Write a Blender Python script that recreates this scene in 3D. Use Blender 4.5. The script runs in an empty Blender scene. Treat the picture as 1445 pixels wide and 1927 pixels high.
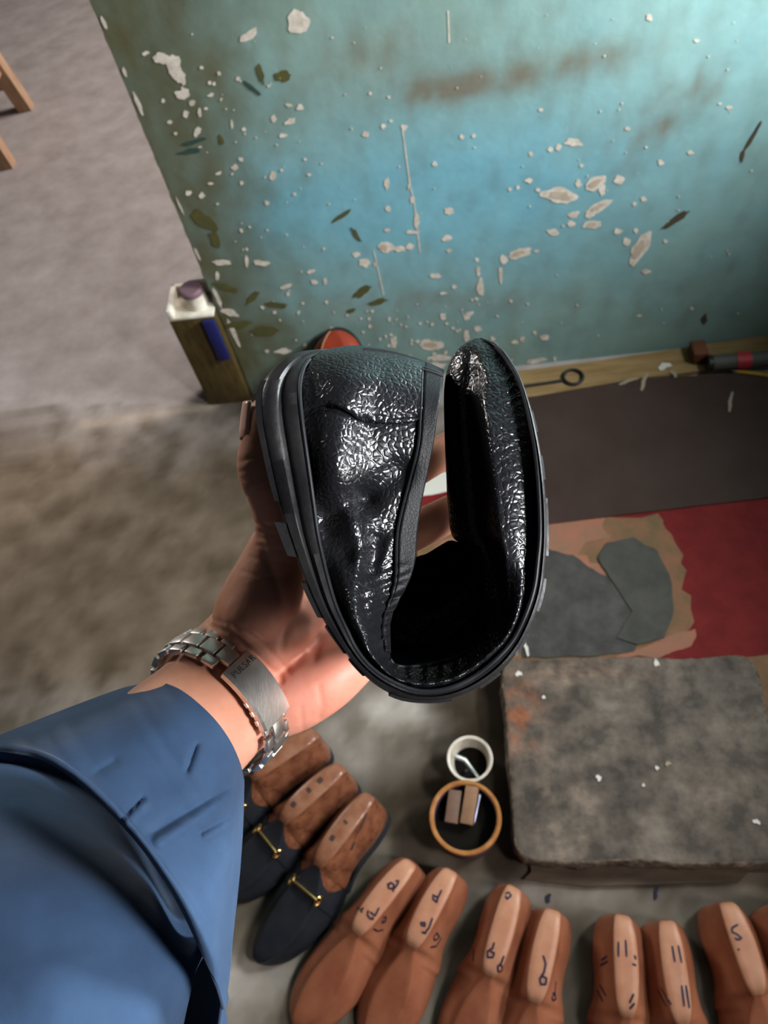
import bpy, bmesh, math, random
import numpy as np
from mathutils import Vector, Matrix, noise
from mathutils.bvhtree import BVHTree
random.seed(7)
sc = bpy.context.scene
COL = sc.collection

# ------------------------------------------------------------------ camera
F, CX, CY, H = 1447.0, 722.5, 963.5, 1.35
_dn = Vector(((950-CX)/F, -(1893-CY)/F, -1)).normalized()
_up = -_dn
def _ray(px, py): return Vector(((px-CX)/F, -(py-CY)/F, -1.0))
def _g(px, py):
    r = _ray(px, py); return r*(H/r.dot(_dn))
_X = (_g(1290, 655)-_g(475, 742)); _X.normalize()
_Y = _up.cross(_X)
R3 = Matrix((_X, _Y, _up))                      # camera -> world
def P(px, py, d):                               # point seen at a pixel, at a depth along the view axis
    w = R3 @ (_ray(px, py)*d); w.z += H; return w
def G(px, py, z=0.0):                           # point seen at a pixel on the level z
    r = R3 @ _ray(px, py); t = (z-H)/r.z
    return Vector((r.x*t, r.y*t, z))
WY = G(475, 742).y
def W(px, py, y=None):                          # point seen at a pixel on the wall plane
    y = WY if y is None else y
    r = R3 @ _ray(px, py); t = y/r.y
    return Vector((r.x*t, y, H+r.z*t))
def px_of(w):
    c = R3.transposed() @ (Vector(w)-Vector((0, 0, H)))
    return CX+F*c.x/-c.z, CY-F*c.y/-c.z

cam = bpy.data.cameras.new('camera'); camo = bpy.data.objects.new('camera', cam); COL.objects.link(camo)
cam.sensor_fit = 'VERTICAL'; cam.sensor_height = 36.0; cam.lens = 36.0*F/1927
cam.clip_start = 0.01; cam.clip_end = 50
camo.matrix_world = Matrix.Translation((0, 0, H)) @ R3.to_4x4()
cam.dof.use_dof = True; cam.dof.focus_distance = 0.30; cam.dof.aperture_fstop = 20
sc.camera = camo

# ------------------------------------------------------------------ light and exposure
sc.view_settings.view_transform = 'Standard'; sc.view_settings.look = 'None'
sc.view_settings.gamma = 1; sc.view_settings.use_curve_mapping = False
sc.view_settings.exposure = -0.15
world = bpy.data.worlds.new('room_air'); sc.world = world; world.use_nodes = True
world.node_tree.nodes['Background'].inputs[0].default_value = (0.9, 0.93, 1.0, 1)
world.node_tree.nodes['Background'].inputs[1].default_value = 0.028
def area(name, loc, target, sx, sy, power, color, spread=180):
    l = bpy.data.lights.new(name, 'AREA'); l.shape = 'RECTANGLE'; l.size = sx; l.size_y = sy
    l.energy = power; l.color = color; l.spread = math.radians(spread)
    o = bpy.data.objects.new(name, l); COL.objects.link(o); o.location = loc
    o.rotation_euler = (Vector(target)-Vector(loc)).to_track_quat('-Z', 'Y').to_euler()
    return o
area('window_light_right', (1.16, 0.80, 1.25), (0.3, 1.05, 1.05), 0.45, 0.22, 54.0, (0.88, 0.96, 1.0))
area('doorway_light', (0.90, -0.22, 1.60), (0.0, 0.20, 1.02), 0.18, 0.34, 7.5, (0.96, 0.97, 1.0), 85)
area('low_fill_light', (1.55, -0.45, 0.85), (0.1, 0.2, 0.1), 0.4, 0.7, 9.0, (1.0, 0.95, 0.88))  # added low fill from the right for lasts and slab, no known source
area('left_fill_light', (-2.3, 2.3, 1.9), (-0.1, 0.3, 1.1), 0.7, 1.0, 6.5, (1.0, 0.95, 0.9), 60)  # added fill from the far left for the thumb and sole edge
area('far_room_light', (0.9, 2.9, 2.3), (-1.5, 2.5, 0.0), 1.0, 1.0, 125.0, (1.0, 0.93, 0.92))

# ------------------------------------------------------------------ node materials
def new_mat(name):
    m = bpy.data.materials.new(name); m.use_nodes = True
    return m, m.node_tree, m.node_tree.nodes['Principled BSDF']
def mat(name, c1, c2=None, scale=20, rough=0.6, rough2=None, metal=0.0, bump=0.0, bscale=None, detail=6,
        coat=0.0, sss=0.0, attr=None, stretch=None, contrast=(0.35, 0.65), spec=0.28):
    m, nt, b = new_mat(name); N = nt.nodes; L = nt.links
    c2 = c2 or c1
    tc = N.new('ShaderNodeTexCoord'); mp = N.new('ShaderNodeMapping'); L.new(tc.outputs['Object'], mp.inputs[0])
    if stretch: mp.inputs['Scale'].default_value = stretch
    n = N.new('ShaderNodeTexNoise'); n.inputs['Scale'].default_value = scale; n.inputs['Detail'].default_value = detail
    n.inputs['Roughness'].default_value = 0.62
    L.new(mp.outputs[0], n.inputs['Vector'])
    r = N.new('ShaderNodeMapRange'); r.inputs[1].default_value = contrast[0]; r.inputs[2].default_value = contrast[1]
    L.new(n.outputs['Fac'], r.inputs[0])
    mx = N.new('ShaderNodeMix'); mx.data_type = 'RGBA'
    mx.inputs[6].default_value = (*c1, 1); mx.inputs[7].default_value = (*c2, 1); L.new(r.outputs[0], mx.inputs[0])
    out = mx.outputs[2]
    if attr:
        a = N.new('ShaderNodeAttribute'); a.attribute_name = attr
        mm = N.new('ShaderNodeMix'); mm.data_type = 'RGBA'; mm.blend_type = 'MULTIPLY'; mm.inputs[0].default_value = 1
        L.new(out, mm.inputs[6]); L.new(a.outputs['Color'], mm.inputs[7]); out = mm.outputs[2]
    L.new(out, b.inputs['Base Color'])
    b.inputs['Roughness'].default_value = rough; b.inputs['Metallic'].default_value = metal
    if rough2 is not None:
        rr = N.new('ShaderNodeMapRange'); rr.inputs[3].default_value = rough; rr.inputs[4].default_value = rough2
        L.new(r.outputs[0], rr.inputs[0]); L.new(rr.outputs[0], b.inputs['Roughness'])
    b.inputs['Coat Weight'].default_value = coat; b.inputs['Coat Roughness'].default_value = 0.15
    if spec is not None: b.inputs['Specular IOR Level'].default_value = spec
    if sss:
        b.inputs['Subsurface Weight'].default_value = sss; b.inputs['Subsurface Radius'].default_value = (1, .35, .2)
        b.inputs['Subsurface Scale'].default_value = 0.006
    if bump:
        n2 = N.new('ShaderNodeTexNoise'); n2.inputs['Scale'].default_value = bscale or scale*4
        n2.inputs['Detail'].default_value = 5; L.new(mp.outputs[0], n2.inputs['Vector'])
        bp = N.new('ShaderNodeBump'); bp.inputs['Strength'].default_value = bump; bp.inputs['Distance'].default_value = 0.002
        L.new(n2.outputs['Fac'], bp.inputs['Height']); L.new(bp.outputs[0], b.inputs['Normal'])
    return m

def leather(name, col, cell=620, strength=0.6, rough=0.3, stretch=(1, 1, 1), spec=0.6):
    m, nt, b = new_mat(name); N = nt.nodes; L = nt.links
    b.inputs['Base Color'].default_value = (*col, 1); b.inputs['Roughness'].default_value = rough
    b.inputs['Specular IOR Level'].default_value = spec
    tc = N.new('ShaderNodeTexCoord'); mp = N.new('ShaderNodeMapping'); L.new(tc.outputs['Object'], mp.inputs[0])
    mp.inputs['Scale'].default_value = stretch
    wn = N.new('ShaderNodeTexNoise'); wn.inputs['Scale'].default_value = 120; L.new(mp.outputs[0], wn.inputs['Vector'])
    ad = N.new('ShaderNodeVectorMath'); ad.operation = 'MULTIPLY_ADD'
    ad.inputs[1].default_value = (0.004, 0.004, 0.004); L.new(wn.outputs['Color'], ad.inputs[0]); L.new(mp.outputs[0], ad.inputs[2])
    v = N.new('ShaderNodeTexVoronoi'); v.feature = 'DISTANCE_TO_EDGE'; v.inputs['Scale'].default_value = cell
    L.new(ad.outputs[0], v.inputs['Vector'])
    mr = N.new('ShaderNodeMapRange'); mr.inputs[1].default_value = 0.0; mr.inputs[2].default_value = 0.28
    mr.interpolation_type = 'SMOOTHSTEP'; L.new(v.outputs['Distance'], mr.inputs[0])
    f = N.new('ShaderNodeTexNoise'); f.inputs['Scale'].default_value = 90; f.inputs['Detail'].default_value = 3
    L.new(mp.outputs[0], f.inputs['Vector'])
    b1 = N.new('ShaderNodeBump'); b1.inputs['Strength'].default_value = 0.3; b1.inputs['Distance'].default_value = 0.0015
    L.new(f.outputs['Fac'], b1.inputs['Height'])
    b2 = N.new('ShaderNodeBump'); b2.inputs['Strength'].default_value = strength; b2.inputs['Distance'].default_value = 0.0004
    L.new(mr.outputs[0], b2.inputs['Height']); L.new(b1.outputs[0], b2.inputs['Normal'])
    L.new(b2.outputs[0], b.inputs['Normal'])
    return m

def cloth(name, c1, c2):
    m = mat(name, c1, c2, scale=35, rough=0.85, attr=None)
    nt = m.node_tree; N = nt.nodes; L = nt.links; b = N['Principled BSDF']
    b.inputs['Sheen Weight'].default_value = 0.08; b.inputs['Sheen Roughness'].default_value = 0.4
    b.inputs['Specular IOR Level'].default_value = 0.25
    tc = N.new('ShaderNodeTexCoord'); w = N.new('ShaderNodeTexNoise'); w.inputs['Scale'].default_value = 1.0; w.inputs['Detail'].default_value = 3
    mw_ = N.new('ShaderNodeMapping'); mw_.inputs['Rotation'].default_value = (0.3, 0.5, 0.8); mw_.inputs['Scale'].default_value = (500, 1700, 1100)
    L.new(tc.outputs['Object'], mw_.inputs[0]); L.new(mw_.outputs[0], w.inputs['Vector'])
    n = N.new('ShaderNodeTexNoise'); n.inputs['Scale'].default_value = 28; n.inputs['Detail'].default_value = 4
    L.new(tc.outputs['Object'], n.inputs['Vector'])
    b1 = N.new('ShaderNodeBump'); b1.inputs['Strength'].default_value = 0.25; b1.inputs['Distance'].default_value = 0.004
    L.new(n.outputs['Fac'], b1.inputs['Height'])
    b2 = N.new('ShaderNodeBump'); b2.inputs['Strength'].default_value = 0.5; b2.inputs['Distance'].default_value = 0.0003
    L.new(w.outputs['Fac'], b2.inputs['Height']); L.new(b1.outputs[0], b2.inputs['Normal']); L.new(b2.outputs[0], b.inputs['Normal'])
    return m

M = {}
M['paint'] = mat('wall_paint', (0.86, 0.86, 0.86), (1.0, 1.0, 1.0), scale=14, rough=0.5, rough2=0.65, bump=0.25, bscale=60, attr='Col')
M['plaster'] = mat('bare_plaster', (0.50, 0.42, 0.33), (0.74, 0.66, 0.56), scale=60, rough=0.9)
M['plaster_tan'] = mat('deep_plaster', (0.42, 0.33, 0.24), (0.52, 0.42, 0.32), scale=60, rough=0.9)
M['olive_stroke'] = mat('olive_smudge', (0.10, 0.085, 0.02), (0.07, 0.075, 0.03), scale=60, rough=0.7)
M['brown_stroke'] = mat('brown_smudge', (0.09, 0.055, 0.03), (0.06, 0.05, 0.035), scale=60, rough=0.7)
M['green_stroke'] = mat('dark_green_smudge', (0.03, 0.06, 0.05), (0.04, 0.07, 0.05), scale=60, rough=0.7)
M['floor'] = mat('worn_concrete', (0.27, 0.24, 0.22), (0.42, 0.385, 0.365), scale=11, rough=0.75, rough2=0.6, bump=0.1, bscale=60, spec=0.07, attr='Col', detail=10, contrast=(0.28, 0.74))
M['slab'] = mat('dark_stone', (0.075, 0.062, 0.050), (0.21, 0.165, 0.13), scale=22, spec=0.12, attr='Col', rough=0.65, rough2=0.5, bump=0.5, bscale=120, detail=10, contrast=(0.38, 0.68))
M['slab_edge'] = mat('rough_stone_edge', (0.05, 0.04, 0.03), (0.20, 0.15, 0.11), scale=90, rough=0.9, bump=1.0, bscale=160)
M['dark_wood'] = mat('stained_wood', (0.05, 0.032, 0.018), (0.10, 0.065, 0.04), scale=12, rough=0.6, stretch=(1, 6, 6))
M['plank'] = mat('yellow_plank', (0.20, 0.12, 0.045), (0.30, 0.19, 0.08), scale=10, rough=0.65, stretch=(1, 7, 7))
M['stool_wood'] = mat('stool_wood', (0.42, 0.24, 0.14), (0.55, 0.35, 0.22), scale=14, rough=0.6, stretch=(6, 6, 1))
M['post_wood'] = mat('stained_post', (0.045, 0.03, 0.010), (0.085, 0.055, 0.014), scale=22, rough=0.6, stretch=(5, 5, 1))
M['leather_board'] = mat('brown_leatherboard', (0.044, 0.025, 0.019), (0.056, 0.034, 0.027), scale=8, spec=0.15, rough=0.75, bump=0.2, bscale=300)
M['red_paint'] = mat('red_paint', (0.13, 0.006, 0.006), (0.18, 0.012, 0.010), scale=25, spec=0.2, rough=0.7)
M['orange_wood'] = mat('worn_orange_wood', (0.34, 0.12, 0.07), (0.22, 0.12, 0.07), scale=24, rough=0.65)
M['tan_wood'] = mat('bare_tan_board', (0.13, 0.085, 0.035), (0.24, 0.10, 0.05), scale=24, rough=0.65)
M['grey_hide'] = mat('grey_hide', (0.036, 0.033, 0.030), (0.075, 0.067, 0.060), scale=20, spec=0.25, rough=0.7, bump=0.35, bscale=90, detail=8)
M['grey_hide2'] = mat('green_grey_hide', (0.045, 0.042, 0.034), (0.072, 0.066, 0.054), scale=16, spec=0.25, rough=0.7, bump=0.3, bscale=90)
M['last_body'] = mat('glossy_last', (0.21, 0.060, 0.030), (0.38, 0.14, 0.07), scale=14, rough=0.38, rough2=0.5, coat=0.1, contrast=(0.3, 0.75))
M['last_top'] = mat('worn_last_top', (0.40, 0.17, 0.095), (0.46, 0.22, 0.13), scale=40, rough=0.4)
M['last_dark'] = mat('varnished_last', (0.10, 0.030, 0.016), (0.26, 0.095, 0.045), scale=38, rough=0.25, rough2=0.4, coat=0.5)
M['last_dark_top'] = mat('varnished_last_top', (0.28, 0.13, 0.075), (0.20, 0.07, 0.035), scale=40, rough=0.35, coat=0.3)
M['ink'] = mat('ink', (0.012, 0.012, 0.03), rough=0.5)
M['ink_brown'] = mat('stamp_ink', (0.05, 0.03, 0.022), rough=0.6)
M['black_smooth'] = mat('smooth_black_leather', (0.012, 0.013, 0.017), (0.018, 0.019, 0.023), scale=30, rough=0.45, bump=0.1, bscale=400)
M['gold'] = mat('gold', (0.95, 0.58, 0.2), rough=0.22, metal=1)
M['steel'] = mat('brushed_steel', (0.72, 0.69, 0.65), (0.55, 0.52, 0.48), scale=30, rough=0.34, rough2=0.42, metal=1, bump=0.12, bscale=240, stretch=(1, 1, 8))
M['steel_dark'] = mat('iron', (0.035, 0.033, 0.03), rough=0.5, metal=0.6)
M['blade'] = mat('blade_steel', (0.6, 0.62, 0.8), rough=0.3, metal=1)
M['rubber'] = mat('black_rubber', (0.011, 0.010, 0.011), (0.016, 0.015, 0.015), scale=40, spec=0.35, rough=0.34, rough2=0.5, bump=0.15, bscale=250)
M['leather'] = leather('pebbled_black_leather', (0.010, 0.010, 0.012), cell=430, strength=0.42, rough=0.25, spec=0.7)
M['leather_fine'] = leather('smooth_black_panel', (0.006, 0.006, 0.007), cell=900, strength=0.15, rough=0.5, spec=0.22)
M['lining'] = mat('black_lining', (0.008, 0.008, 0.008), rough=0.85, spec=0.2)
M['thread'] = mat('black_thread', (0.012, 0.013, 0.015), rough=0.5)
M['shirt'] = cloth('blue_twill', (0.026, 0.055, 0.112), (0.035, 0.071, 0.138))
M['nail'] = mat('nail', (0.62, 0.36, 0.27), rough=0.3, coat=0.3)
M['white_glue'] = mat('dried_glue', (0.62, 0.55, 0.42), (0.78, 0.72, 0.62), scale=40, rough=0.6)
M['purple'] = mat('jar_lid', (0.20, 0.12, 0.14), rough=0.5)
M['blue_cloth'] = mat('navy_wrapper', (0.012, 0.014, 0.09), rough=0.6)
M['cup'] = mat('stained_white_cup', (0.55, 0.46, 0.36), (0.72, 0.66, 0.57), scale=50, rough=0.5)
M['tin_rim'] = mat('rusty_orange_rim', (0.30, 0.11, 0.03), (0.42, 0.19, 0.06), scale=60, rough=0.4, coat=0.2)
M['tin_body'] = mat('tin_body', (0.06, 0.045, 0.14), (0.16, 0.07, 0.07), scale=30, rough=0.45)
M['dark_fill'] = mat('dark_residue', (0.008, 0.007, 0.005), rough=0.9, spec=0.08)
M['eraser'] = mat('brown_block', (0.22, 0.115, 0.06), (0.27, 0.15, 0.085), scale=50, rough=0.7)
M['eraser2'] = mat('dull_brown_block', (0.15, 0.085, 0.055), (0.18, 0.11, 0.08), scale=50, rough=0.7)
M['redbrown'] = mat('polished_redbrown_leather', (0.22, 0.028, 0.012), (0.28, 0.04, 0.016), scale=20, rough=0.25, coat=0.4)
M['pale_thread'] = mat('pale_seam', (0.40, 0.16, 0.07), rough=0.6)
M['scrap_white'] = mat('pale_scrap', (0.62, 0.58, 0.5), rough=0.7)
M['scrap_tan'] = mat('tan_scrap', (0.30, 0.24, 0.17), rough=0.8)
M['brown_block'] = mat('redbrown_wood', (0.13, 0.045, 0.02), rough=0.6)
M['grey_tube'] = mat('grey_tube', (0.08, 0.075, 0.065), rough=0.6)
M['red_band'] = mat('red_band', (0.40, 0.03, 0.04), rough=0.5)
M['yellow'] = mat('yellow_pencil', (0.50, 0.27, 0.03), rough=0.5)
def skin():
    m = mat('skin', (0.50, 0.215, 0.135), (0.60, 0.285, 0.20), scale=28, rough=0.48, sss=0.12, bump=0.0, attr='Col')
    nt = m.node_tree; N = nt.nodes; L = nt.links; b = N['Principled BSDF']
    tc = N.new('ShaderNodeTexCoord'); v = N.new('ShaderNodeTexVoronoi'); v.feature = 'DISTANCE_TO_EDGE'; v.inputs['Scale'].default_value = 900
    mp = N.new('ShaderNodeMapping'); mp.inputs['Scale'].default_value = (1, 1, 0.6)
    L.new(tc.outputs['Object'], mp.inputs[0]); L.new(mp.outputs[0], v.inputs['Vector'])
    n = N.new('ShaderNodeTexNoise'); n.inputs['Scale'].default_value = 160; n.inputs['Detail'].default_value = 4
    L.new(mp.outputs[0], n.inputs['Vector'])
    b1 = N.new('ShaderNodeBump'); b1.inputs['Strength'].default_value = 0.22; b1.inputs['Distance'].default_value = 0.0012
    L.new(n.outputs['Fac'], b1.inputs['Height'])
    b2 = N.new('ShaderNodeBump'); b2.inputs['Strength'].default_value = 0.12; b2.inputs['Distance'].default_value = 0.0003
    L.new(v.outputs['Distance'], b2.inputs['Height']); L.new(b1.outputs[0], b2.inputs['Normal']); L.new(b2.outputs[0], b.inputs['Normal'])
    return m
M['skin'] = skin()

# ------------------------------------------------------------------ mesh helpers
class MB:
    def __init__(s): s.v = []; s.f = []; s.m = []; s.c = None
    def add(s, vs, fs, mi=0):
        b = len(s.v); s.v += [Vector(q) for q in vs]
        s.f += [tuple(b+i for i in f) for f in fs]; s.m += [mi]*len(fs); return s
    def grid(s, rows, closed=False, mi=0, cap0=False, cap1=False):
        n = len(rows[0]); vs = [q for r in rows for q in r]; fs = []
        for i in range(len(rows)-1):
            for j in range(n if closed else n-1):
                k = (j+1) % n
                fs.append((i*n+j, i*n+k, (i+1)*n+k, (i+1)*n+j))
        if cap0: fs.append(tuple(range(n))[::-1])
        if cap1: fs.append(tuple((len(rows)-1)*n+j for j in range(n)))
        return s.add(vs, fs, mi)
    def tube(s, pts, r, n=8, mi=0, caps=True, flat=None):
        pts = [Vector(q) for q in pts]; rows = []
        rr = r if hasattr(r, '__len__') else [r]*len(pts)
        up = None
        for i, q in enumerate(pts):
            t = (pts[min(i+1, len(pts)-1)]-pts[max(i-1, 0)]).normalized()
            if up is None:
                up = Vector((0, 0, 1)) if abs(t.z) < .9 else Vector((1, 0, 0))
            a = t.cross(up).normalized(); b = a.cross(t).normalized(); up = b
            rows.append([q+(a*math.cos(2*math.pi*k/n)+b*math.sin(2*math.pi*k/n)*(flat or 1))*rr[i] for k in range(n)])
        return s.grid(rows, True, mi, caps, caps)
    def box(s, c, half, ax=None, bev=0.0, mi=0):
        ax = ax or (Vector((1, 0, 0)), Vector((0, 1, 0)), Vector((0, 0, 1))); c = Vector(c)
        bm = bmesh.new(); bmesh.ops.create_cube(bm, size=2.0)
        for v in bm.verts: v.co = Vector((v.co.x*half[0], v.co.y*half[1], v.co.z*half[2]))
        if bev: bmesh.ops.bevel(bm, geom=bm.edges[:]+bm.verts[:], offset=bev, segments=2, affect='EDGES', profile=0.5)
        bm.verts.index_update()
        vs = [c+ax[0]*v.co.x+ax[1]*v.co.y+ax[2]*v.co.z for v in bm.verts]
        fs = [tuple(v.index for v in f.verts) for f in bm.faces]; bm.free()
        return s.add(vs, fs, mi)
    def prism(s, poly, thick, nrm=Vector((0, 0, 1)), mi=0, side=None):
        n = len(poly); poly = [Vector(q) for q in poly]
        top = [q+nrm*thick for q in poly]
        s.add(poly+top, [tuple(range(n))[::-1], tuple(range(n, 2*n))], mi)
        return s.add(poly+top, [(i, (i+1) % n, n+(i+1) % n, n+i) for i in range(n)], mi if side is None else side)
    def lathe(s, prof, c, n=48, mi=0, wob=0):
        c = Vector(c)
        rows = [[c+Vector((r*math.cos(2*math.pi*k/n)*(1+wob*math.sin(3*k)), r*math.sin(2*math.pi*k/n), z)) for k in range(n)] for r, z in prof]
        return s.grid(rows, True, mi)
    def build(s, name, mats, parent=None, origin=None, smooth=True, sharp=40, keepn=False):
        me = bpy.data.meshes.new(name)
        o = bpy.data.objects.new(name, me); COL.objects.link(o)
        if origin is None: origin = parent['_o'] if parent is not None and '_o' in parent else (0, 0, 0)
        og = Vector(origin)
        me.from_pydata([q-og for q in s.v], [], s.f)
        mats = mats if isinstance(mats, (list, tuple)) else [mats]
        for m in mats: me.materials.append(m)
        me.polygons.foreach_set('material_index', s.m)
        bm = bmesh.new(); bm.from_mesh(me)
        if not keepn:
            bmesh.ops.remove_doubles(bm, verts=bm.verts, dist=1e-6)
            bmesh.ops.recalc_face_normals(bm, faces=bm.faces)
        bm.to_mesh(me); bm.free()
        if smooth:
            me.polygons.foreach_set('use_smooth', [True]*len(me.polygons))
            me.set_sharp_from_angle(angle=math.radians(sharp))
        if parent is not None: o.parent = parent; o['_o'] = tuple(og)
        else: o.location = og; o['_o'] = tuple(og)
        return o
def tag(o, label=None, cat=None, group=None, kind=None):
    for k, v in (('label', label), ('category', cat), ('group', group), ('kind', kind)):
        if v: o[k] = v
    return o
def empty(name, loc, label, cat, group=None):
    o = bpy.data.objects.new(name, None); COL.objects.link(o); o.location = loc; o['_o'] = tuple(loc)
    o.empty_display_size = 0.02
    return tag(o, label, cat, group)
def spline(pts, n):
    """Catmull-Rom through rows of numbers, n samples per segment."""
    A = np.array(pts, float); out = []
    for i in range(len(A)-1):
        p0 = A[max(i-1, 0)]; p1 = A[i]; p2 = A[i+1]; p3 = A[min(i+2, len(A)-1)]
        for k in range(n):
            t = k/n
            out.append(.5*((2*p1)+(-p0+p2)*t+(2*p0-5*p1+4*p2-p3)*t*t+(-p0+3*p1-3*p2+p3)*t**3))
    out.append(A[-1]); return np.array(out)
def mod_sub(o, lv=1):
    m = o.modifiers.new('sub', 'SUBSURF'); m.levels = lv; m.render_levels = lv
def segdist(X, Y, a, b):
    ax, ay = a; bx, by = b; dx, dy = bx-ax, by-ay
    t = np.clip(((X-ax)*dx+(Y-ay)*dy)/(dx*dx+dy*dy+1e-9), 0, 1)
    return np.hypot(X-ax-t*dx, Y-ay-t*dy)
def blob(rx, ry, ang, n=18, jag=0.25, seed=0):
    a = math.radians(ang); out = []
    for k in range(n):
        t = 2*math.pi*k/n
        r = 1+jag*noise.noise(Vector((math.cos(t)*1.7+seed*3.1, math.sin(t)*1.7, seed*1.7)))*2
        x, y = rx*r*math.cos(t), ry*r*math.sin(t)
        out.append((x*math.cos(a)-y*math.sin(a), x*math.sin(a)+y*math.cos(a)))
    return out
def setcol(o, fn, world_off=None):
    me = o.data; at = me.color_attributes.new('Col', 'FLOAT_COLOR', 'POINT')
    off = Vector(o['_o'])
    buf = []
    for v in me.vertices: buf += [*fn(v.co+off), 1.0]
    at.data.foreach_set('color', buf)

# ------------------------------------------------------------------ the wall
def sm(a, b, x): t = min(1, max(0, (x-a)/(b-a))); return t*t*(3-2*t)
def gs(x, y, cx, cy, rx, ry, ang=0):
    a = math.radians(ang); dx, dy = x-cx, y-cy
    u = (dx*math.cos(a)+dy*math.sin(a))/rx; v = (-dx*math.sin(a)+dy*math.cos(a))/ry
    return math.exp(-(u*u+v*v))
def mixc(a, b, t): return tuple(p+(q-p)*t for p, q in zip(a, b))
XL = G(475, 742).x
wall = MB()
nx_, nz_ = 150, 110
xs = np.linspace(XL, 1.5, nx_); zs = np.concatenate([np.linspace(0, 1.1, 90), np.linspace(1.14, 2.4, 20)])
rows = []
for z in zs:
    row = []
    for i, x in enumerate(xs):
        xx = x
        if i == 0: xx += 0.004*noise.noise(Vector((0, 0, z*40)))
        row.append(Vector((xx, WY, z)))
    rows.append(row)
wall.grid(rows)
# the body behind the painted face: ends, back and top
for a, b in (((XL, WY), (XL, WY+0.12)), ((XL, WY+0.12), (1.5, WY+0.12)), ((1.5, WY+0.12), (1.5, WY))):
    wall.add([(a[0], a[1], 0), (b[0], b[1], 0), (b[0], b[1], 2.4), (a[0], a[1], 2.4)], [(0, 1, 2, 3)])
wall.add([(XL, WY, 2.4), (1.5, WY, 2.4), (1.5, WY+.12, 2.4), (XL, WY+.12, 2.4)], [(0, 1, 2, 3)])
chips8 = [(818,458,28,13,0),(770,472,10,12,0),(745,480,9,8,0),(682,496,7,8,0),(775,628,58,27,5),(835,590,10,14,0),(890,590,38,20,-30),(912,608,12,20,0),(965,578,16,14,20),(900,665,42,16,-28),(870,690,15,10,0),(818,690,18,10,-20),(812,720,14,10,0),(878,722,30,14,-5),(755,748,20,12,0),(962,744,14,9,0),(1032,800,60,25,-62),(990,778,14,12,0),(1020,742,8,8,0),(645,815,40,14,-20),(595,835,12,14,0),(585,880,6,28,0),(700,808,8,5,0),(520,925,12,28,0),(513,870,7,16,0),(508,835,6,6,0),(213,795,24,18,0),(258,800,20,10,0),(292,793,12,10,0),(120,818,12,8,0),(145,845,16,14,0),(218,590,9,18,0),(222,670,9,9,0),(220,740,9,6,0),(275,410,10,10,0),(300,640,7,14,0),(290,600,5,10,0),(315,710,9,25,0),(300,747,25,6,0),(418,678,14,11,0),(410,765,16,10,-20),(418,805,7,7,0),(375,887,18,8,0),(400,943,12,5,0),(435,922,7,8,0),(400,1018,10,12,0),(480,1015,18,10,-40),(475,1080,10,18,0),(510,1058,12,8,0),(360,1110,40,16,0),(390,1150,35,10,0),(240,1100,10,20,0),(725,1085,14,9,0),(655,1090,8,10,0),(1062,55,9,12,0),(1215,130,9,6,0),(1320,345,10,6,0),(1195,490,10,7,0),(1100,523,10,9,0),(993,413,9,7,0),(1045,640,10,8,0),(1015,655,8,6,0),(845,532,7,5,0),(713,353,8,5,0),(150,430,11,10,0),(208,405,8,8,0),(232,388,6,5,0),(165,300,5,5,0),(225,312,5,5,0),(373,527,8,8,0),(460,440,9,7,0),(498,437,7,6,0),(1053,873,14,8,0),(1115,776,7,8,0),(640,603,6,6,0),(675,580,12,8,0),(705,610,8,6,0),(615,608,6,6,0),(1030,1015,8,5,0),(1200,992,6,5,0),(380,1175,30,10,0),(700,1160,30,8,-8),(1290,333,6,5,0),(20,905,6,10,0),(180,850,5,7,0),(630,1100,12,6,0),(560,1090,8,6,0)]
chips6 = [(1355,95,48,56,0),(1125,160,44,18,-35),(730,262,36,28,0),(790,305,34,60,-20),(822,350,18,38,0),(660,240,18,8,-20),(830,425,33,24,0),(870,465,14,14,0),(843,515,14,16,0),(895,595,26,13,-60),(770,553,12,9,0),(905,510,10,20,0),(950,375,8,10,0),(1080,355,10,11,0),(1360,485,16,14,0),(1315,548,24,13,-25),(1240,538,12,16,0),(1310,475,14,8,0),(1280,612,16,10,0),(1105,585,10,10,0),(1050,560,6,20,0),(740,455,8,10,0),(955,430,16,8,-25),(1090,720,12,10,0),(1065,757,15,14,0),(990,785,15,7,-15),(955,830,15,6,0),(1235,795,14,18,0),(1095,828,8,10,0),(855,873,15,10,0),(915,885,12,15,0),(1210,918,10,10,0),(1400,790,9,7,0),(1005,1188,36,12,3),(1118,1185,8,28,0),(1183,1190,38,13,5),(985,1250,10,18,0),(1295,1297,28,9,-20),(1305,1330,8,10,0),(1245,1415,10,8,0),(1045,1415,45,14,20),(1410,1228,20,9,-15),(1425,1275,16,10,20),(470,100,30,8,66),(565,325,24,7,66),(628,470,54,10,66),(985,1345,52,9,66),(1055,1500,60,10,66),(895,1150,30,6,66),(815,930,40,5,66),(1285,1590,40,12,-5),(1210,1590,10,8,0)]
def wpoly(px, py, rx, ry, ang, seed, dy):
    pts = []
    for dx, dz in blob(rx, ry, ang, n=22, seed=seed): 
        w = W(px+dx, py+dz); w.x = max(w.x, XL+0.001); w.z = max(w.z, 0.002); w.y = WY-dy-seed*2e-6; pts.append(w)
    return pts
k = 0
for (X, Y, rx, ry, a) in chips8:
    k += 1; px, py, s = 600+X/1.71, Y/1.71, 1/1.71
    wall.add(wpoly(px, py, rx*s, ry*s, a, k, 0.0008), [tuple(range(22))], 1)
    if rx*ry > 380: wall.add(wpoly(px-2, py, rx*s*.55, ry*s*.5, a, k+50, 0.0012), [tuple(range(22))], 2)
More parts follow.
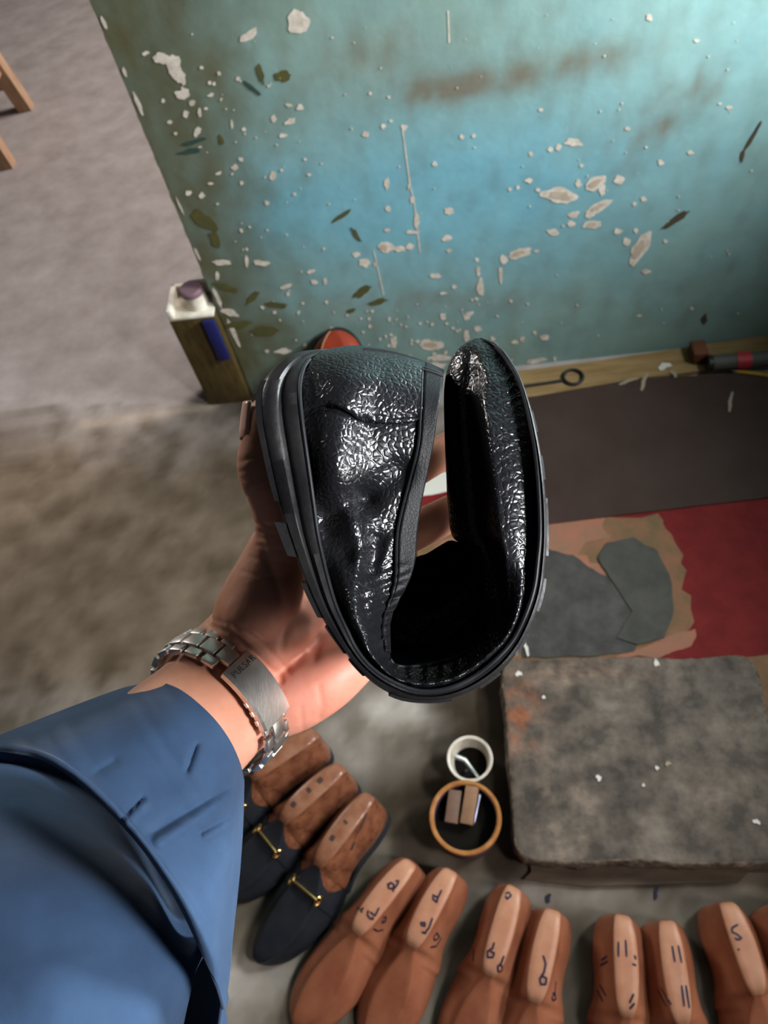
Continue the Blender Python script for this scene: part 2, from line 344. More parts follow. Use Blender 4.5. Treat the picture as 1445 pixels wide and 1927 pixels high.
for (X, Y, rx, ry, a) in chips6:
    k += 1; px, py, s = X/2.408, Y/2.408, 1/2.408
    wall.add(wpoly(px, py, rx*s, ry*s, a, k, 0.0008), [tuple(range(22))], 1)
rnd = random.Random(3)
for i in range(200):                     # scattered small flecks, denser at the foot of the wall
    if i < 80: px, py = rnd.gauss(780, 110), rnd.uniform(560, 690)
    elif i < 130: px, py = rnd.gauss(480, 90), rnd.uniform(60, 600)
    else: px, py = rnd.uniform(450, 1440), rnd.uniform(20, 650)
    w = W(px, py)
    if w.x < XL+.01 or w.z < .01: continue
    k += 1; r = rnd.uniform(1.0, 3.2) if i < 130 else rnd.uniform(.7, 2)
    wall.add(wpoly(px, py, r*1.3, r, rnd.uniform(0, 180), k, 0.0008), [tuple(range(22))], 1)
for pl in ([(757,240),(765,300),(772,350),(780,385),(785,430),(790,475)], [(703,470),(712,510),(722,555)], [(843,20),(845,80)]):
    for a, b in zip(pl, pl[1:]):
        wa, wb = W(*a), W(*b); d = Vector((0.0012, 0, 0))
        for w in (wa, wb): w.y -= 0.0007
        wall.add([wa-d, wa+d, wb+d, wb-d], [(0, 1, 2, 3)], 1)
strokes = [(600+1150/1.71,705/1.71,28,6,-35,4),(600+1395/1.71,440/1.71,32,3.5,-60,4),(600+1362/1.71,500/1.71,12,3.5,-80,4),(600+75/1.71,693/1.71,22,4,-33,3),(600+118/1.71,752/1.71,18,4,55,3),(600+138/1.71,938/1.71,18,7,-35,3),(600+190/1.71,970/1.71,20,5,-14,3),(600+105/1.71,998/1.71,9,4,-15,3),
 (490,139,6,20,-15,3),(533,143,15,10,10,3),(475,166,22,4,35,5),(365,266,26,4,-14,5),(357,284,21,5,-8,5),(416,262,4,10,-20,3),(425,540,22,6,20,3),(475,559,16,6,-48,3),(519,573,20,6,10,3),(448,610,25,6,-5,3),(498,622,26,9,0,3),(386,415,26,12,35,3),(405,450,18,8,60,3),(1325,600,5,9,0,4)]
for (px, py, rx, ry, a, mi) in strokes:
    k += 1; wall.add(wpoly(px, py, rx, ry, a, k, 0.0006), [tuple(range(22))], mi)
wo = wall.build('wall_back', [M['paint'], M['plaster'], M['plaster_tan'], M['olive_stroke'], M['brown_stroke'], M['green_stroke']], smooth=False, keepn=True)
wo['kind'] = 'structure'
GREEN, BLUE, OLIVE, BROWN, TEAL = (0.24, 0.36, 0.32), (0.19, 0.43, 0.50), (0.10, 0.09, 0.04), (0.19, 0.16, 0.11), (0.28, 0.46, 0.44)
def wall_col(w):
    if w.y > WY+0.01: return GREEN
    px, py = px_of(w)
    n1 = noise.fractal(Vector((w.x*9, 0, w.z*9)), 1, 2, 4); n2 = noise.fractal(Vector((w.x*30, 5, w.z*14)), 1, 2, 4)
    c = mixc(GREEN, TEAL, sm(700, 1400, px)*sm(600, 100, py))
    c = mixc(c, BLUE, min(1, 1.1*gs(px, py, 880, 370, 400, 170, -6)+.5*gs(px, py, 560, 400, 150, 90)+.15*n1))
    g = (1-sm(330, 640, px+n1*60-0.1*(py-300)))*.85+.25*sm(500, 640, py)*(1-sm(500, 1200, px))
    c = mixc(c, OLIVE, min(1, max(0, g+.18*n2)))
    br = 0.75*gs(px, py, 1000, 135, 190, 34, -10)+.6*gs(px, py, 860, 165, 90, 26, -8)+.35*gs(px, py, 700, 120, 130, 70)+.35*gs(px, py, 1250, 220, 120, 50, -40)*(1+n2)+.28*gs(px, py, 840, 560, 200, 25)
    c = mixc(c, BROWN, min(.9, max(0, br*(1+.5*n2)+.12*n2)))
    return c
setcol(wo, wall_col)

# unseen right wall and window opening, added to shape the daylight and shade
rw = MB(); RX = 1.02
rw.box((RX+.05, .62, .525), (.05, .62, .525)); rw.box((RX+.05, .62, 2.25), (.05, .62, .15)); rw.box((RX+.05, .08, 1.525), (.05, .08, .575)); rw.box((RX+.05, 1.18, 1.525), (.05, .06, .575))
rwo = rw.build('added_wall_right', M['plaster'], smooth=False); rwo['kind'] = 'structure'

# ------------------------------------------------------------------ the floor
fl = MB()
fx = sorted(set(list(np.linspace(-4, -1.0, 20))+list(np.linspace(-1, 1.2, 150))+[2.0]))
fy = sorted(set(list(np.linspace(-1.0, 1.5, 170))+list(np.linspace(1.5, 6, 50))))
fl.grid([[Vector((x, y, 0)) for x in fx] for y in fy])
fo = fl.build('floor', M['floor'], smooth=False, keepn=True); fo['kind'] = 'structure'
def floor_col(w):
    px, py = px_of(w) if (w.y > -0.6) else (700, 2500)
    n = noise.fractal(w*7, 1, 2, 4)
    c = (1.0, 0.96, 0.95)
    c = mixc(c, (.52, .43, .32), sm(720, 900, py+40*n)*(1-sm(1250, 1420, py)))  # nearer floor painted darker and browner, standing in for the wall's shadow
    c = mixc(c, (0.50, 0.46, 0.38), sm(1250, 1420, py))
    d = .95*gs(px, py, 830, 1520, 150, 130)+.8*gs(px, py, 870, 1340, 120, 80)+1.2*gs(px, py, 945, 1450, 40, 250)+.35*gs(px, py, 620, 1480, 120, 60)+.5*gs(px, py, 450, 840, 70, 150)+.75*gs(px, py, 600, 740, 250, 60)  # stains by the tin; shadows of tin, cup and wall end painted in too
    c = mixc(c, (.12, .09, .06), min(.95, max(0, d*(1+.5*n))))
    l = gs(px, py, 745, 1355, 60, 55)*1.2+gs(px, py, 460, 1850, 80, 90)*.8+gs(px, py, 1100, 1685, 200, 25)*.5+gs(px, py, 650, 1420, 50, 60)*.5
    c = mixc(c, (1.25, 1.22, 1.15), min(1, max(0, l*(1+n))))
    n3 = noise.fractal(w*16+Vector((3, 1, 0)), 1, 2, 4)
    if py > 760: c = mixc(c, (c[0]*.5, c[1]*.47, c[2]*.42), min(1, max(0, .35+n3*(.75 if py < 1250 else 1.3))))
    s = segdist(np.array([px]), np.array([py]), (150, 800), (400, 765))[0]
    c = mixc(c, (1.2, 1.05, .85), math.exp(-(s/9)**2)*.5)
    return c
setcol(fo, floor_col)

# ------------------------------------------------------------------ stool (its legs show at the picture's left edge)
a1, a2 = G(50, 204), G(14, 312)
d12 = (a2-a1); side = Vector((d12.y, -d12.x, 0)).normalized()
if side.x > 0: side = -side
L12 = d12.length
feet = [a1, a2, a2+side*L12, a1+side*L12]; ctr = sum(feet, Vector())/4
st = empty('wooden_stool', ctr, 'plain wooden stool with slanted legs on the concrete at the far left', 'stool')
ex, ey = d12.normalized(), side
for f in feet:
    m = MB(); top = f+(ctr-f)*0.22+Vector((0, 0, .43)); hw = .024
    ring = lambda c: [c+ex*sx*hw+ey*sy*hw for sx, sy in ((-1, -1), (1, -1), (1, 1), (-1, 1))]
    m.grid([ring(f), ring(top)], True, 0, True, True); m.build('leg', M['stool_wood'], st)
m = MB(); m.box(ctr+Vector((0, 0, .445)), (L12*.48, L12*.48, .015), (ex, ey, Vector((0, 0, 1))), .004); m.build('seat', M['stool_wood'], st)
for i in range(4):
    f, g = feet[i], feet[(i+1) % 4]; z = .16 if i % 2 == 0 else .10
    p, q = f+(ctr-f)*.08+Vector((0, 0, z)), g+(ctr-g)*.08+Vector((0, 0, z))
    m = MB(); m.box((p+q)/2, ((q-p).length/2, .009, .018), ((q-p).normalized(), (q-p).normalized().cross(Vector((0, 0, 1))), Vector((0, 0, 1)))); m.build('stretcher', M['stool_wood'], st)

# ------------------------------------------------------------------ post by the wall end, with glue tray, jar and wrapper
pl = G(395, 763); pr = Vector((XL-0.003, pl.y, 0))
zt = 0.05
for i in range(60):
    if px_of((pl.x, pl.y, zt))[1] > 607: zt += .005
m = MB(); dep = 0.085
m.box(((pl.x+pr.x)/2, pl.y+dep/2, zt/2), ((pr.x-pl.x)/2, dep/2, zt/2), bev=.003)
tag(m.build('wooden_post', M['post_wood'], origin=((pl.x+pr.x)/2, pl.y+dep/2, 0)), 'narrow dark stained wooden box stand against the end of the teal wall', 'stand')
og = Vector(((pl.x+pr.x)/2, pl.y+dep/2, zt))
tr = empty('glue_tray', og, 'small off-white tray caked with dried glue on the wooden stand', 'tray')
hx = (pr.x-pl.x)/2-.002
m = MB(); m.box(og+Vector((0, 0, .004)), (hx, dep/2, .004), bev=.002); m.build('base', M['white_glue'], tr)
m = MB()
for cx_, cy_, a, b in ((-hx+.006, 0, .006, dep/2), (0, dep/2-.005, hx, .005)): m.box(og+Vector((cx_, cy_, .016)), (a, b, .012), bev=.003)
m.build('rim', M['white_glue'], tr)
m = MB(); m.lathe([(0, 0), (.022, 0), (.024, .01), (.022, .035), (.0225, .036)], og+Vector((hx*.25, -.008, .0085)), 32)
jr = m.build('glue_jar', M['white_glue'], origin=og+Vector((hx*.25, -.008, .0085))); tag(jr, 'small squat jar with dusty purple lid standing in the glue tray', 'jar')
m = MB(); m.lathe([(.0225, .034), (.025, .034), (.025, .044), (.022, .047), (0, .047)], og+Vector((hx*.25, -.008, .0085)), 32); m.build('lid', M['purple'], jr)
m = MB(); m.box(og+Vector((hx*.5, dep/2-.02, .03)), (hx*.45, .008, .020), (Vector((1, 0, 0)), Vector((0, .9, .4)), Vector((0, -.4, .9))), .003)
tag(m.build('glue_block', M['white_glue'], origin=og+Vector((hx*.5, dep/2-.02, .009))), 'cream block leaning at the back of the glue tray', 'block')
m = MB(); c = (pr.x-.016, pl.y-.006, zt-.06); m.box(c, (.014, .0055, .058), bev=.004)
tag(m.build('cloth_wrapper', M['blue_cloth'], origin=(c[0], c[1], c[2]-.058)), 'navy blue cloth strip hanging down the front of the wooden stand', 'cloth')

# ------------------------------------------------------------------ things on the floor along the wall
def flat(name, px_poly, z, th, mat_, label, cat, group=None, extra=None, side=None, jag=0.0, sub=6):
    pts = [G(x, y, z) for x, y in px_poly]; out = []
    for i, a in enumerate(pts):
        b = pts[(i+1) % len(pts)]
        for j in range(sub):
            q = a.lerp(b, j/sub)
            if jag: q = q+Vector((noise.noise(q*60), noise.noise(q*60+Vector((9, 0, 0))), 0))*jag
            out.append(q)
    m = MB(); m.prism([q-Vector((0, 0, th)) for q in out], th, mi=0, side=side)
    mats = [mat_]
    if extra:
        for poly, em, jg in extra:
            if em not in mats: mats.append(em)
            pp = [G(x, y, z) for x, y in poly]; o2 = []
            for i, a in enumerate(pp):
                b = pp[(i+1) % len(pp)]
                for j in range(5):
                    q = a.lerp(b, j/5); q = q+Vector((noise.noise(q*35), noise.noise(q*35+Vector((9, 0, 0))), 0))*jg
                    q.z = z+.0004+.0003*extra.index((poly, em, jg)); o2.append(q)
            m.add(o2, [tuple(range(len(o2)))], mats.index(em))
    c = sum(out, Vector())/len(out)
    o = m.build(name, mats, origin=(c.x, c.y, z-th), smooth=False)
    return tag(o, label, cat, group)
flat('wooden_plank', [(960,700),(1130,678),(1300,652),(1480,625),(1490,668),(1300,700),(1200,712),(1005,752),(930,760)], .012, .0115, M['plank'], 'worn yellow-brown plank lying along the foot of the teal wall', 'plank')
flat('painted_board', [(780,890),(1120,860),(1500,840),(1530,1300),(1100,1262),(800,1250)], .010, .0095, M['red_paint'], 'red painted board on the floor above the stone slab, worn to bare wood', 'board',
     extra=[([(780,1010),(1040,975),(1240,960),(1275,1010),(1285,1090),(1300,1180),(1260,1235),(1000,1262),(800,1250)], M['tan_wood'], .02),
            ([(830,1010),(1035,978),(1130,968),(1140,1010),(1090,1040),(1150,1080),(1000,1110),(860,1120)], M['orange_wood'], .02),
            ([(1150,1240),(1240,1205),(1310,1185),(1300,1215),(1240,1240)], M['orange_wood'], .01),
            ([(785,895),(850,888),(855,925),(785,935)], M['scrap_white'], .004)])
flat('leatherboard_sheet', [(860,765),(1010,745),(1200,712),(1450,700),(1500,930),(1445,936),(1240,960),(1035,985),(870,1003)], .0135, .003, M['leather_board'], 'large dark brown leatherboard sheet lying between plank and red board', 'sheet')
flat('hide_offcut', [(960,1050),(1030,1032),(1085,1050),(1130,1080),(1180,1110),(1210,1180),(1195,1225),(1100,1236),(985,1236),(950,1150)], .0125, .002, M['grey_hide'], 'dark grey leather offcut beside the right side of the black shoe', 'leather offcut', jag=.004)
flat('hide_offcut', [(1125,1050),(1140,1022),(1190,1010),(1235,1035),(1262,1090),(1268,1150),(1250,1200),(1200,1212),(1160,1200),(1190,1150),(1150,1090)], .0150, .002, M['grey_hide2'], 'rounded greenish grey leather offcut lapping over the darker offcut', 'leather offcut', jag=.003)
flat('yellow_board', [(1395,1238),(1500,1225),(1530,1420),(1470,1420)], .0115, .001, M['tan_wood'], 'ochre board peeking out behind the right corner of the stone slab', 'board')

# the stone slab and the board beneath it
SLAB = [(962,1240),(1060,1238),(1200,1234),(1300,1238),(1382,1231),(1412,1240),(1432,1275),(1455,1380),(1500,1500),(1520,1622),(1445,1626),(1300,1628),(1180,1622),(1080,1626),(1000,1620),(978,1608),(966,1580),(960,1480),(952,1400),(948,1330),(942,1290),(948,1252)]
zs_ = .055
top = spline([(*G(x, y, zs_).xy,) for x, y in SLAB+[SLAB[0]]], 10)[:-1]
m = MB(); n = len(top); c = top.mean(0); rows = []
prof = [(1.0, 0.012), (1.006, .018), (1.004, .03), (1.01, .04), (1.0, .0475), (.99, .0535), (.975, .055)]
for j, (s, z) in enumerate(prof):
    r = []
    for x, y in top:
        q = Vector((c[0]+(x-c[0])*s, c[1]+(y-c[1])*s, z))
        dd = noise.fractal(Vector((q.x*40, q.y*40, z*70)), 1, 2, 3)*.004*(1 if j < 5 else .35)
        u = Vector((x-c[0], y-c[1], 0)).normalized(); r.append(q+u*dd)
    rows.append(r)
m.grid(rows, True, 1, True, False)
inner = rows[-1]
for s in np.linspace(.97, .02, 32):
    r = [Vector((c[0]+(q.x-c[0])*s, c[1]+(q.y-c[1])*s, .055)) for q in rows[-1]]
    m.grid([inner, r], True, 0); inner = r
m.add(inner, [tuple(range(n))], 0)
so = m.build('stone_slab', [M['slab'], M['slab_edge']], keepn=False, origin=(c[0], c[1], .0105), smooth=True, sharp=50)
def slab_col(w):
    px, py = px_of(w); n = noise.fractal(w*11, 1, 2, 5); n2 = noise.fractal(w*38, 1, 2, 3)
    c = mixc((1, 1, 1), (.62, .62, .62), min(1, max(0, .5+n)))
    c = mixc(c, (1.5, .72, .45), min(1, max(0, (gs(px, py, 975, 1345, 45, 60)+.4*gs(px, py, 1120, 1260, 90, 20))*(.7+n2*1.6))))
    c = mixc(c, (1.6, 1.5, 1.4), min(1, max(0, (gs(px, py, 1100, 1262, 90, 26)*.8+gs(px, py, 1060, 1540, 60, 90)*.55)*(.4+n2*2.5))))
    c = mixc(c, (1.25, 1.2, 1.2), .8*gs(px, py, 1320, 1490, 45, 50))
    return c
setcol(so, slab_col)
tag(so, 'large worn dark stone slab with rounded corners and chipped front edge', 'slab')
flat('base_board', [(965,1400),(1000,1640),(985,1655),(1100,1668),(1390,1660),(1410,1640),(1500,1640),(1500,1400)], .0100, .0095, M['dark_wood'], 'thin dark wooden board under the front edge of the stone slab', 'board')

# ring-handled rod on the plank
og = G(1078, 711, .013)
rt = empty('ring_rod', og, 'black iron rod with a round ring end lying on the plank', 'iron tool')
m = MB(); R_ = (G(1100, 711, .014)-G(1078, 711, .014)).length*.83
m.tube([og+Vector((R_*math.cos(t), R_*math.sin(t)*1.02, .003)) for t in np.linspace(0, 2*math.pi, 40)], .0038, 8); m.build('ring', M['steel_dark'], rt)
m = MB(); m.tube([G(1058, 716, .016), G(1020, 722, .016), G(960, 730, .016), G(880, 738, .016)], .0035, 8); m.build('shaft', M['steel_dark'], rt)

# items at the plank's right end
c = G(1311, 672, .012); m = MB(); m.box(c+Vector((0, 0.0, .016)), (.016, .022, .016), bev=.003)
tag(m.build('wooden_block', M['brown_block'], origin=c), 'small red-brown wooden block on the plank near the right edge', 'block')
a, b = G(1340, 683, .032), G(1520, 668, .032)
tb = empty('dark_tube', (a.x, a.y, .0135), 'dark grey tube with a red band and black end on the brown sheet', 'tube')
m = MB(); m.tube([a, a.lerp(b, .3), b], .017, 20); m.build('body', M['grey_tube'], tb)
m = MB(); d = (b-a).normalized(); m.tube([a-d*.012, a-d*.010, a-d*.001], [.010, .0175, .0175], 20); m.build('end_cap', M['steel_dark'], tb)
m = MB(); s0 = a.lerp(b, .25); m.tube([s0, s0+d*.028], .0185, 24); m.build('band', M['red_band'], tb)
a, b = G(1388, 699, .0175), G(1520, 716, .0175)
pe = empty('pencil', (a.x, a.y, .0135), 'yellow pencil lying on the brown sheet at the right edge', 'pencil')
m = MB(); m.tube([a, b], .0035, 6); m.build('shaft', M['yellow'], pe)
m = MB(); m.tube([a-(b-a).normalized()*.012, a], [.0006, .0034], 6); m.build('tip', M['scrap_tan'], pe)

# scraps
def scrap(a, b, w, z, mt, label, grp=None, th=.0012):
    p, q = G(*a, z), G(*b, z); d = q-p; n_ = Vector((-d.y, d.x, 0)).normalized()*w/2
    mid = (p+q)/2+n_*.6
    rows = [[p-n_*.6, p+n_*.6], [p.lerp(q, .3)-n_*.9, p.lerp(q, .3)+n_], [mid-n_, mid+n_], [q-n_*.7, q+n_*.5]]
    m = MB(); lo = rows; hi = [[v+Vector((0, 0, th)) for v in r] for r in rows]
    m.grid([[l[0], l[1], h[1], h[0]] for l, h in zip(lo, hi)], True, 0, True, True)
    tag(m.build('leather_scrap', mt, origin=((p+q)/2)), label, 'scrap', grp)
zt_ = .0142
scrap((1165,724),(1200,712), .007, zt_, M['scrap_tan'], 'tan sliver of leather on the brown sheet, leftmost of the slivers')
scrap((1207,735),(1218,702), .008, zt_, M['scrap_tan'], 'tan upright sliver just right of the slanting sliver on the brown sheet')
scrap((1240,695),(1262,686), .016, zt_, M['scrap_white'], 'pale scrap near the red-brown wooden block')
scrap((1262,698),(1272,710), .009, zt_, M['scrap_tan'], 'small tan scrap below the pale scrap near the wooden block')
scrap((1372,775),(1378,738), .007, zt_, M['scrap_tan'], 'olive sliver alone on the right part of the brown sheet')
scrap((984,1205),(994,1235), .006, .0155, M['scrap_white'], 'pale sliver standing out below the right edge of the black shoe')
zc = .0565
scrap((1123,1459),(1128,1470), .007, zc, M['scrap_white'], 'white fleck alone near the middle of the stone slab')
scrap((1231,1250),(1240,1249), .012, zc, M['scrap_white'], 'pale chip near the back edge of the stone slab')
scrap((1234,1448),(1239,1444), .006, zc, M['scrap_white'], 'upper white crumb right of centre on the slab')
scrap((1252,1440),(1262,1436), .006, zc, M['scrap_tan'], 'tan crumb right of the upper white crumb on the slab')
scrap((1208,1478),(1213,1479), .005, zc, M['scrap_white'], 'tiny white crumb below the others on the slab')
scrap((1416,1545),(1430,1550), .006, zc, M['scrap_white'], 'white sliver near the lower right of the slab')
scrap((1020,1313),(1026,1313), .006, zc, M['scrap_white'], 'small white fleck on the slab near its upper left corner')
scrap((970,1270),(982,1268), .008, zc, M['scrap_white'], 'yellowish chip at the slab corner nearest the black shoe')
scrap((1030,1699),(1035,1682), .007, .0015, M['ink'], 'short black snippet just above the fourth bare last')
scrap((1233,1693),(1238,1668), .005, .0015, M['ink'], 'thin black snippet on the floor below the slab')

# ------------------------------------------------------------------ lasts
ST = [(0,.005,.040,.003),(.003,.017,.072,.006),(.009,.0245,.084,.0095),(.020,.029,.089,.0115),(.035,.032,.091,.0130),(.060,.0335,.092,.0138),(.090,.032,.091,.0135),
      (.115,.0335,.0885,.0120),(.130,.037,.084,.0090),(.141,.0395,.074,.0062),(.155,.0425,.0645,.0110),(.175,.0455,.054,.0170),(.200,.0465,.044,.0200),(.225,.042,.035,.0190),
      (.245,.034,.028,.0150),(.259,.0235,.022,.0100),(.267,.0135,.017,.0060),(.271,.004,.012,.0020)]
NS = 5
STB = [(np.interp(y, [0, .06, .090, .115, .130, .141, .155, .175, .2, .271], [0, .058, .084, .106, .119, .129, .145, .170, .198, .271]), w, h, t) for y, w, h, t in ST]
def section(y, w, h, wt, off=0.0, sgn=1):
    w *= 1.05+.09*(y < .14); wt *= 1.14
    w += off; wt += off; h += off*.8
    mx = lambda t: w+(wt-w)*t
    bow = .007*math.sin(math.pi*min(1, y/.27))*sgn - .012*sgn*max(0, (y-.15)/.12)**2*-1
    half = [(0, 0), (.45*w, 0), (.74*w, .0), (.90*w, .04*h), (.98*w, .13*h), (w, .25*h), (.97*w, .40*h), (mx(.28), .55*h), (mx(.58), .70*h), (mx(.84), .84*h), (wt*1.10, .93*h), (wt*1.04, .975*h), (wt*.86, .998*h), (wt*.4, h), (0, h)]
    pts = half+[(-x, z) for x, z in half[-2:0:-1]]
    return [Vector((x+bow, y, z)) for x, z in pts]
def last_rows(off=0.0, sgn=1, y0=None, stretch=0.0, table=None):
    S = spline(table or ST, NS); rows = []
    for y, w, h, wt in S:
        yy = y+stretch*max(0, (y-.17)/.1)
        w2 = max(w, .001)*(1-(.14 if stretch else 0)*sm(.16, .26, y)); rows.append(section(yy, w2, max(h, .005), max(wt, .001), off, sgn))
    return rows
def make_last_mesh(sgn, stretch=0.0):
    rows = last_rows(0, sgn, stretch=stretch, table=None if stretch else STB); pe_ = .136 if stretch else .124; n = len(rows[0]); me = bpy.data.meshes.new('shoe_last')
    vs = [q for r in rows for q in r]; fs = []; ms = []
    for i in range(len(rows)-1):
        for j in range(n):
            k_ = (j+1) % n; fs.append((i*n+j, i*n+k_, (i+1)*n+k_, (i+1)*n+j))
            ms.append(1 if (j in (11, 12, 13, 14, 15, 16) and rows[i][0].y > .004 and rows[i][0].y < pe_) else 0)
    fs.append(tuple(range(n))[::-1]); ms.append(0); fs.append(tuple((len(rows)-1)*n+j for j in range(n))); ms.append(0)
    me.from_pydata(vs, [], fs); me.polygons.foreach_set('material_index', ms)
    me.polygons.foreach_set('use_smooth', [True]*len(fs))
    bm = bmesh.new(); bm.from_mesh(me); bmesh.ops.recalc_face_normals(bm, faces=bm.faces); bm.to_mesh(me); bm.free()
    me.set_sharp_from_angle(angle=math.radians(60)); return me
LM = {}
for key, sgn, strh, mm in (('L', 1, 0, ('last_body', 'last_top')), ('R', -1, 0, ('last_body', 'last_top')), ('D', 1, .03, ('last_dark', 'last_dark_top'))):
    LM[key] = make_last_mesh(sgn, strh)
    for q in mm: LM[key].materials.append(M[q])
def place_matrix(heel_px, toe_px, zl=.0905, y1=.008, y2=.13, lift=0.0, y2s=None):
    a, b = G(*heel_px, zl+lift), G(*toe_px, zl+lift-.004); d = (b-a); s = d.length/(y2-y1); d.z = 0; d.normalize()
    ang = math.atan2(-d.x, d.y)
    o = a-d*y1*s; o.z = lift
    return Matrix.Translation(o) @ Matrix.Rotation(ang, 4, 'Z'), s
def ink(root, strokes, width, mt, name='ink_mark'):
    me = root.data; mw = root.matrix_basis
    bv = BVHTree.FromPolygons([mw @ v.co for v in me.vertices], [tuple(p.vertices) for p in me.polygons])
    inv = mw.inverted(); made = []
    for s in strokes:
        pts = []; dense = []
        for a, b in zip(s, s[1:]):
            for t in np.linspace(0, 1, 5)[:-1]: dense.append((a[0]+(b[0]-a[0])*t, a[1]+(b[1]-a[1])*t))
        dense.append(s[-1])
        for px, py in dense:
            d = (R3 @ _ray(px, py)).normalized()
            loc, nrm, idx, dist = bv.ray_cast(Vector((0, 0, H)), d)
            if loc is None: continue
            if nrm.dot(d) > 0: nrm = -nrm
            pts.append((loc+nrm*.0003, nrm))
        rows = []
        for i, (q, nr) in enumerate(pts):
            t = pts[min(i+1, len(pts)-1)][0]-pts[max(i-1, 0)][0]
            if t.length < 1e-6 or t.length > .02: continue
            sd = t.normalized().cross(nr).normalized()*width/2*(.75 if i in (0, len(pts)-1) else 1)
            rows.append([inv @ (q-sd), inv @ (q+sd)])
        if len(rows) > 1:
            m = MB(); m.grid(rows); made.append(m.build(name, mt, parent=root, origin=(0, 0, 0), smooth=False, keepn=True))
    return made
c7 = lambda L_: [[(540+x/3.141, 1590+y/3.141) for x, y in s] for s in L_]
c8 = lambda L_: [[(980+x/3.108, 1640+y/3.108) for x, y in s] for s in L_]
lasts = [
 ('L', (770,1624), (679,1754), 'bare reddish wooden last next to the nearer loafer, leftmost of the row', c7([[(595,225),(600,255),(625,262),(632,235),(612,222),(600,240)],[(625,262),(630,278)],[(640,215),(664,212)],[(632,262),(660,220)],[(480,385),(475,415),(490,435),(512,440)],[(490,395),(520,420),(545,370)],[(512,440),(505,425)],[(565,430),(585,425),(580,455),(560,460),(568,440)],[(510,495),(535,510),(570,500)],[(415,370),(435,385),(455,372)],[(435,385),(445,400)]])),
 ('L', (847,1640), (784,1778), 'bare reddish last directly below the orange-rimmed tin, marked with two inked signs and a dash', c7([[(865,290),(862,320),(885,340),(890,310),(870,300)],[(885,325),(915,265)],[(790,455),(795,475),(815,480),(815,460),(795,460)],[(815,520),(840,490),(860,430)],[(795,515),(825,525)],[(865,545),(885,520),(900,545),(875,565),(865,550)],[(845,605),(880,600),(915,545)]])),
 ('R', (966,1671), (913,1822), 'bare last below the left slab corner, one inked looped sign near its worn tip', c7([[(1290,290),(1310,280),(1325,300),(1300,320),(1290,300)],[(1225,575),(1215,610),(1185,630),(1185,665),(1215,665),(1225,640),(1200,630)],[(1283,655),(1265,700),(1245,720),(1250,750),(1270,745),(1270,715),(1250,710)],[(1105,610),(1100,690)]])),
 ('L', (1041,1715), (1016,1880), 'bare last with one long-tailed looped sign inked on its pale top', c8([[(130,490),(145,540),(135,590),(110,630),(115,660),(145,660),(150,625),(120,610)],[(205,640),(200,700),(180,740),(190,755),(205,745),(195,715)],[(185,710),(205,720)]])),
 ('R', (1172,1725), (1170,1902), 'bare last with one pair of inked bars on top, slanting bars on both sides', c8([[(570,410),(570,500)],[(612,400),(618,500)],[(505,495),(470,520)],[(510,525),(465,550)],[(665,490),(672,515)],[(650,540),(675,550)],[(445,690),(480,760)],[(460,660),(500,730)],[(660,715),(635,770)],[(665,770),(635,805)]])),
 ('L', (1258,1736), (1295,1918), 'bare reddish last with two pairs of inked bars along its top', c8([[(885,435),(900,530)],[(920,432),(940,535)],[(940,665),(955,790)],[(965,665),(985,800)],[(800,690),(850,790)],[(820,680),(880,780)]])),
 ('R', (1371,1701), (1417,1864), 'bare reddish last near the right edge with one S-like squiggle on top', c8([[(1270,310),(1235,330),(1235,355),(1260,365),(1290,390),(1270,400),(1250,390)],[(1270,450),(1276,462)]])),
 ('L', (1478,1702), (1538,1850), 'dark bare last cut off by the right edge of the picture', []),
]
for key, a, b, lab, marks in lasts:
    o = bpy.data.objects.new('shoe_last', LM[key]); COL.objects.link(o)
    mw, s = place_matrix(a, b, y2=.119); print('last scale', round(s, 3)); s = min(1.08, max(.92, s))
    o.matrix_basis = mw @ Matrix.Diagonal((1.0, s, 1.0, 1)); o['_o'] = (0, 0, 0)
    tag(o, lab, 'shoe last', 'bare shoe lasts in a row on the floor')
    if marks: ink(o, marks, .0030, M['ink'])

# loafers still on their lasts
def vamp_mesh():
    rows = last_rows(.0028, 1, stretch=.03); n = len(rows[0]); ys = np.array([r[0].y for r in rows])
    A = np.array([[tuple(q) for q in r] for r in rows])
    m = MB(); cols = []
    for j in range(n):
        z01 = A[:, j, 2]; jj = j if j <= 14 else 28-j      # 0 bottom .. 14 top
        y0 = {14: .138, 13: .139, 12: .141, 11: .143, 10: .147, 9: .155, 8: .158, 7: .150, 6: .140, 5: .128, 4: .115, 3: .1, 2: .09, 1: .09, 0: .09}[jj]
        yy = np.concatenate([y0+(ys[-1]-y0)*np.linspace(0, 1, 46)])
        cols.append([Vector((np.interp(t, ys, A[:, j, 0]), t, np.interp(t, ys, A[:, j, 2]))) for t in yy])
    rows2 = [[cols[j][i] for j in range(n)] for i in range(46)]
    m.grid(rows2, True, 0, False, True)
    return m
lo_specs = [((693,1497),(607,1625), 'nearest black loafer with gold snaffle bit on a varnished brown last', [[(622,1582),(628,1572)],[(648,1549),(652,1545)],[(690,1530),(660,1600)]], .008),
            ((640,1442),(543,1540), 'middle black loafer with gold snaffle bit, partly behind the nearest loafer', [[(548,1518),(556,1510)],[(578,1490),(584,1484)],[(598,1473),(606,1464)]], .009),
            ((590,1378),(480,1462), 'farthest black loafer on its last, half hidden behind the watch and blue sleeve', [[(470,1455),(478,1450)]], .008)]
vm = vamp_mesh()
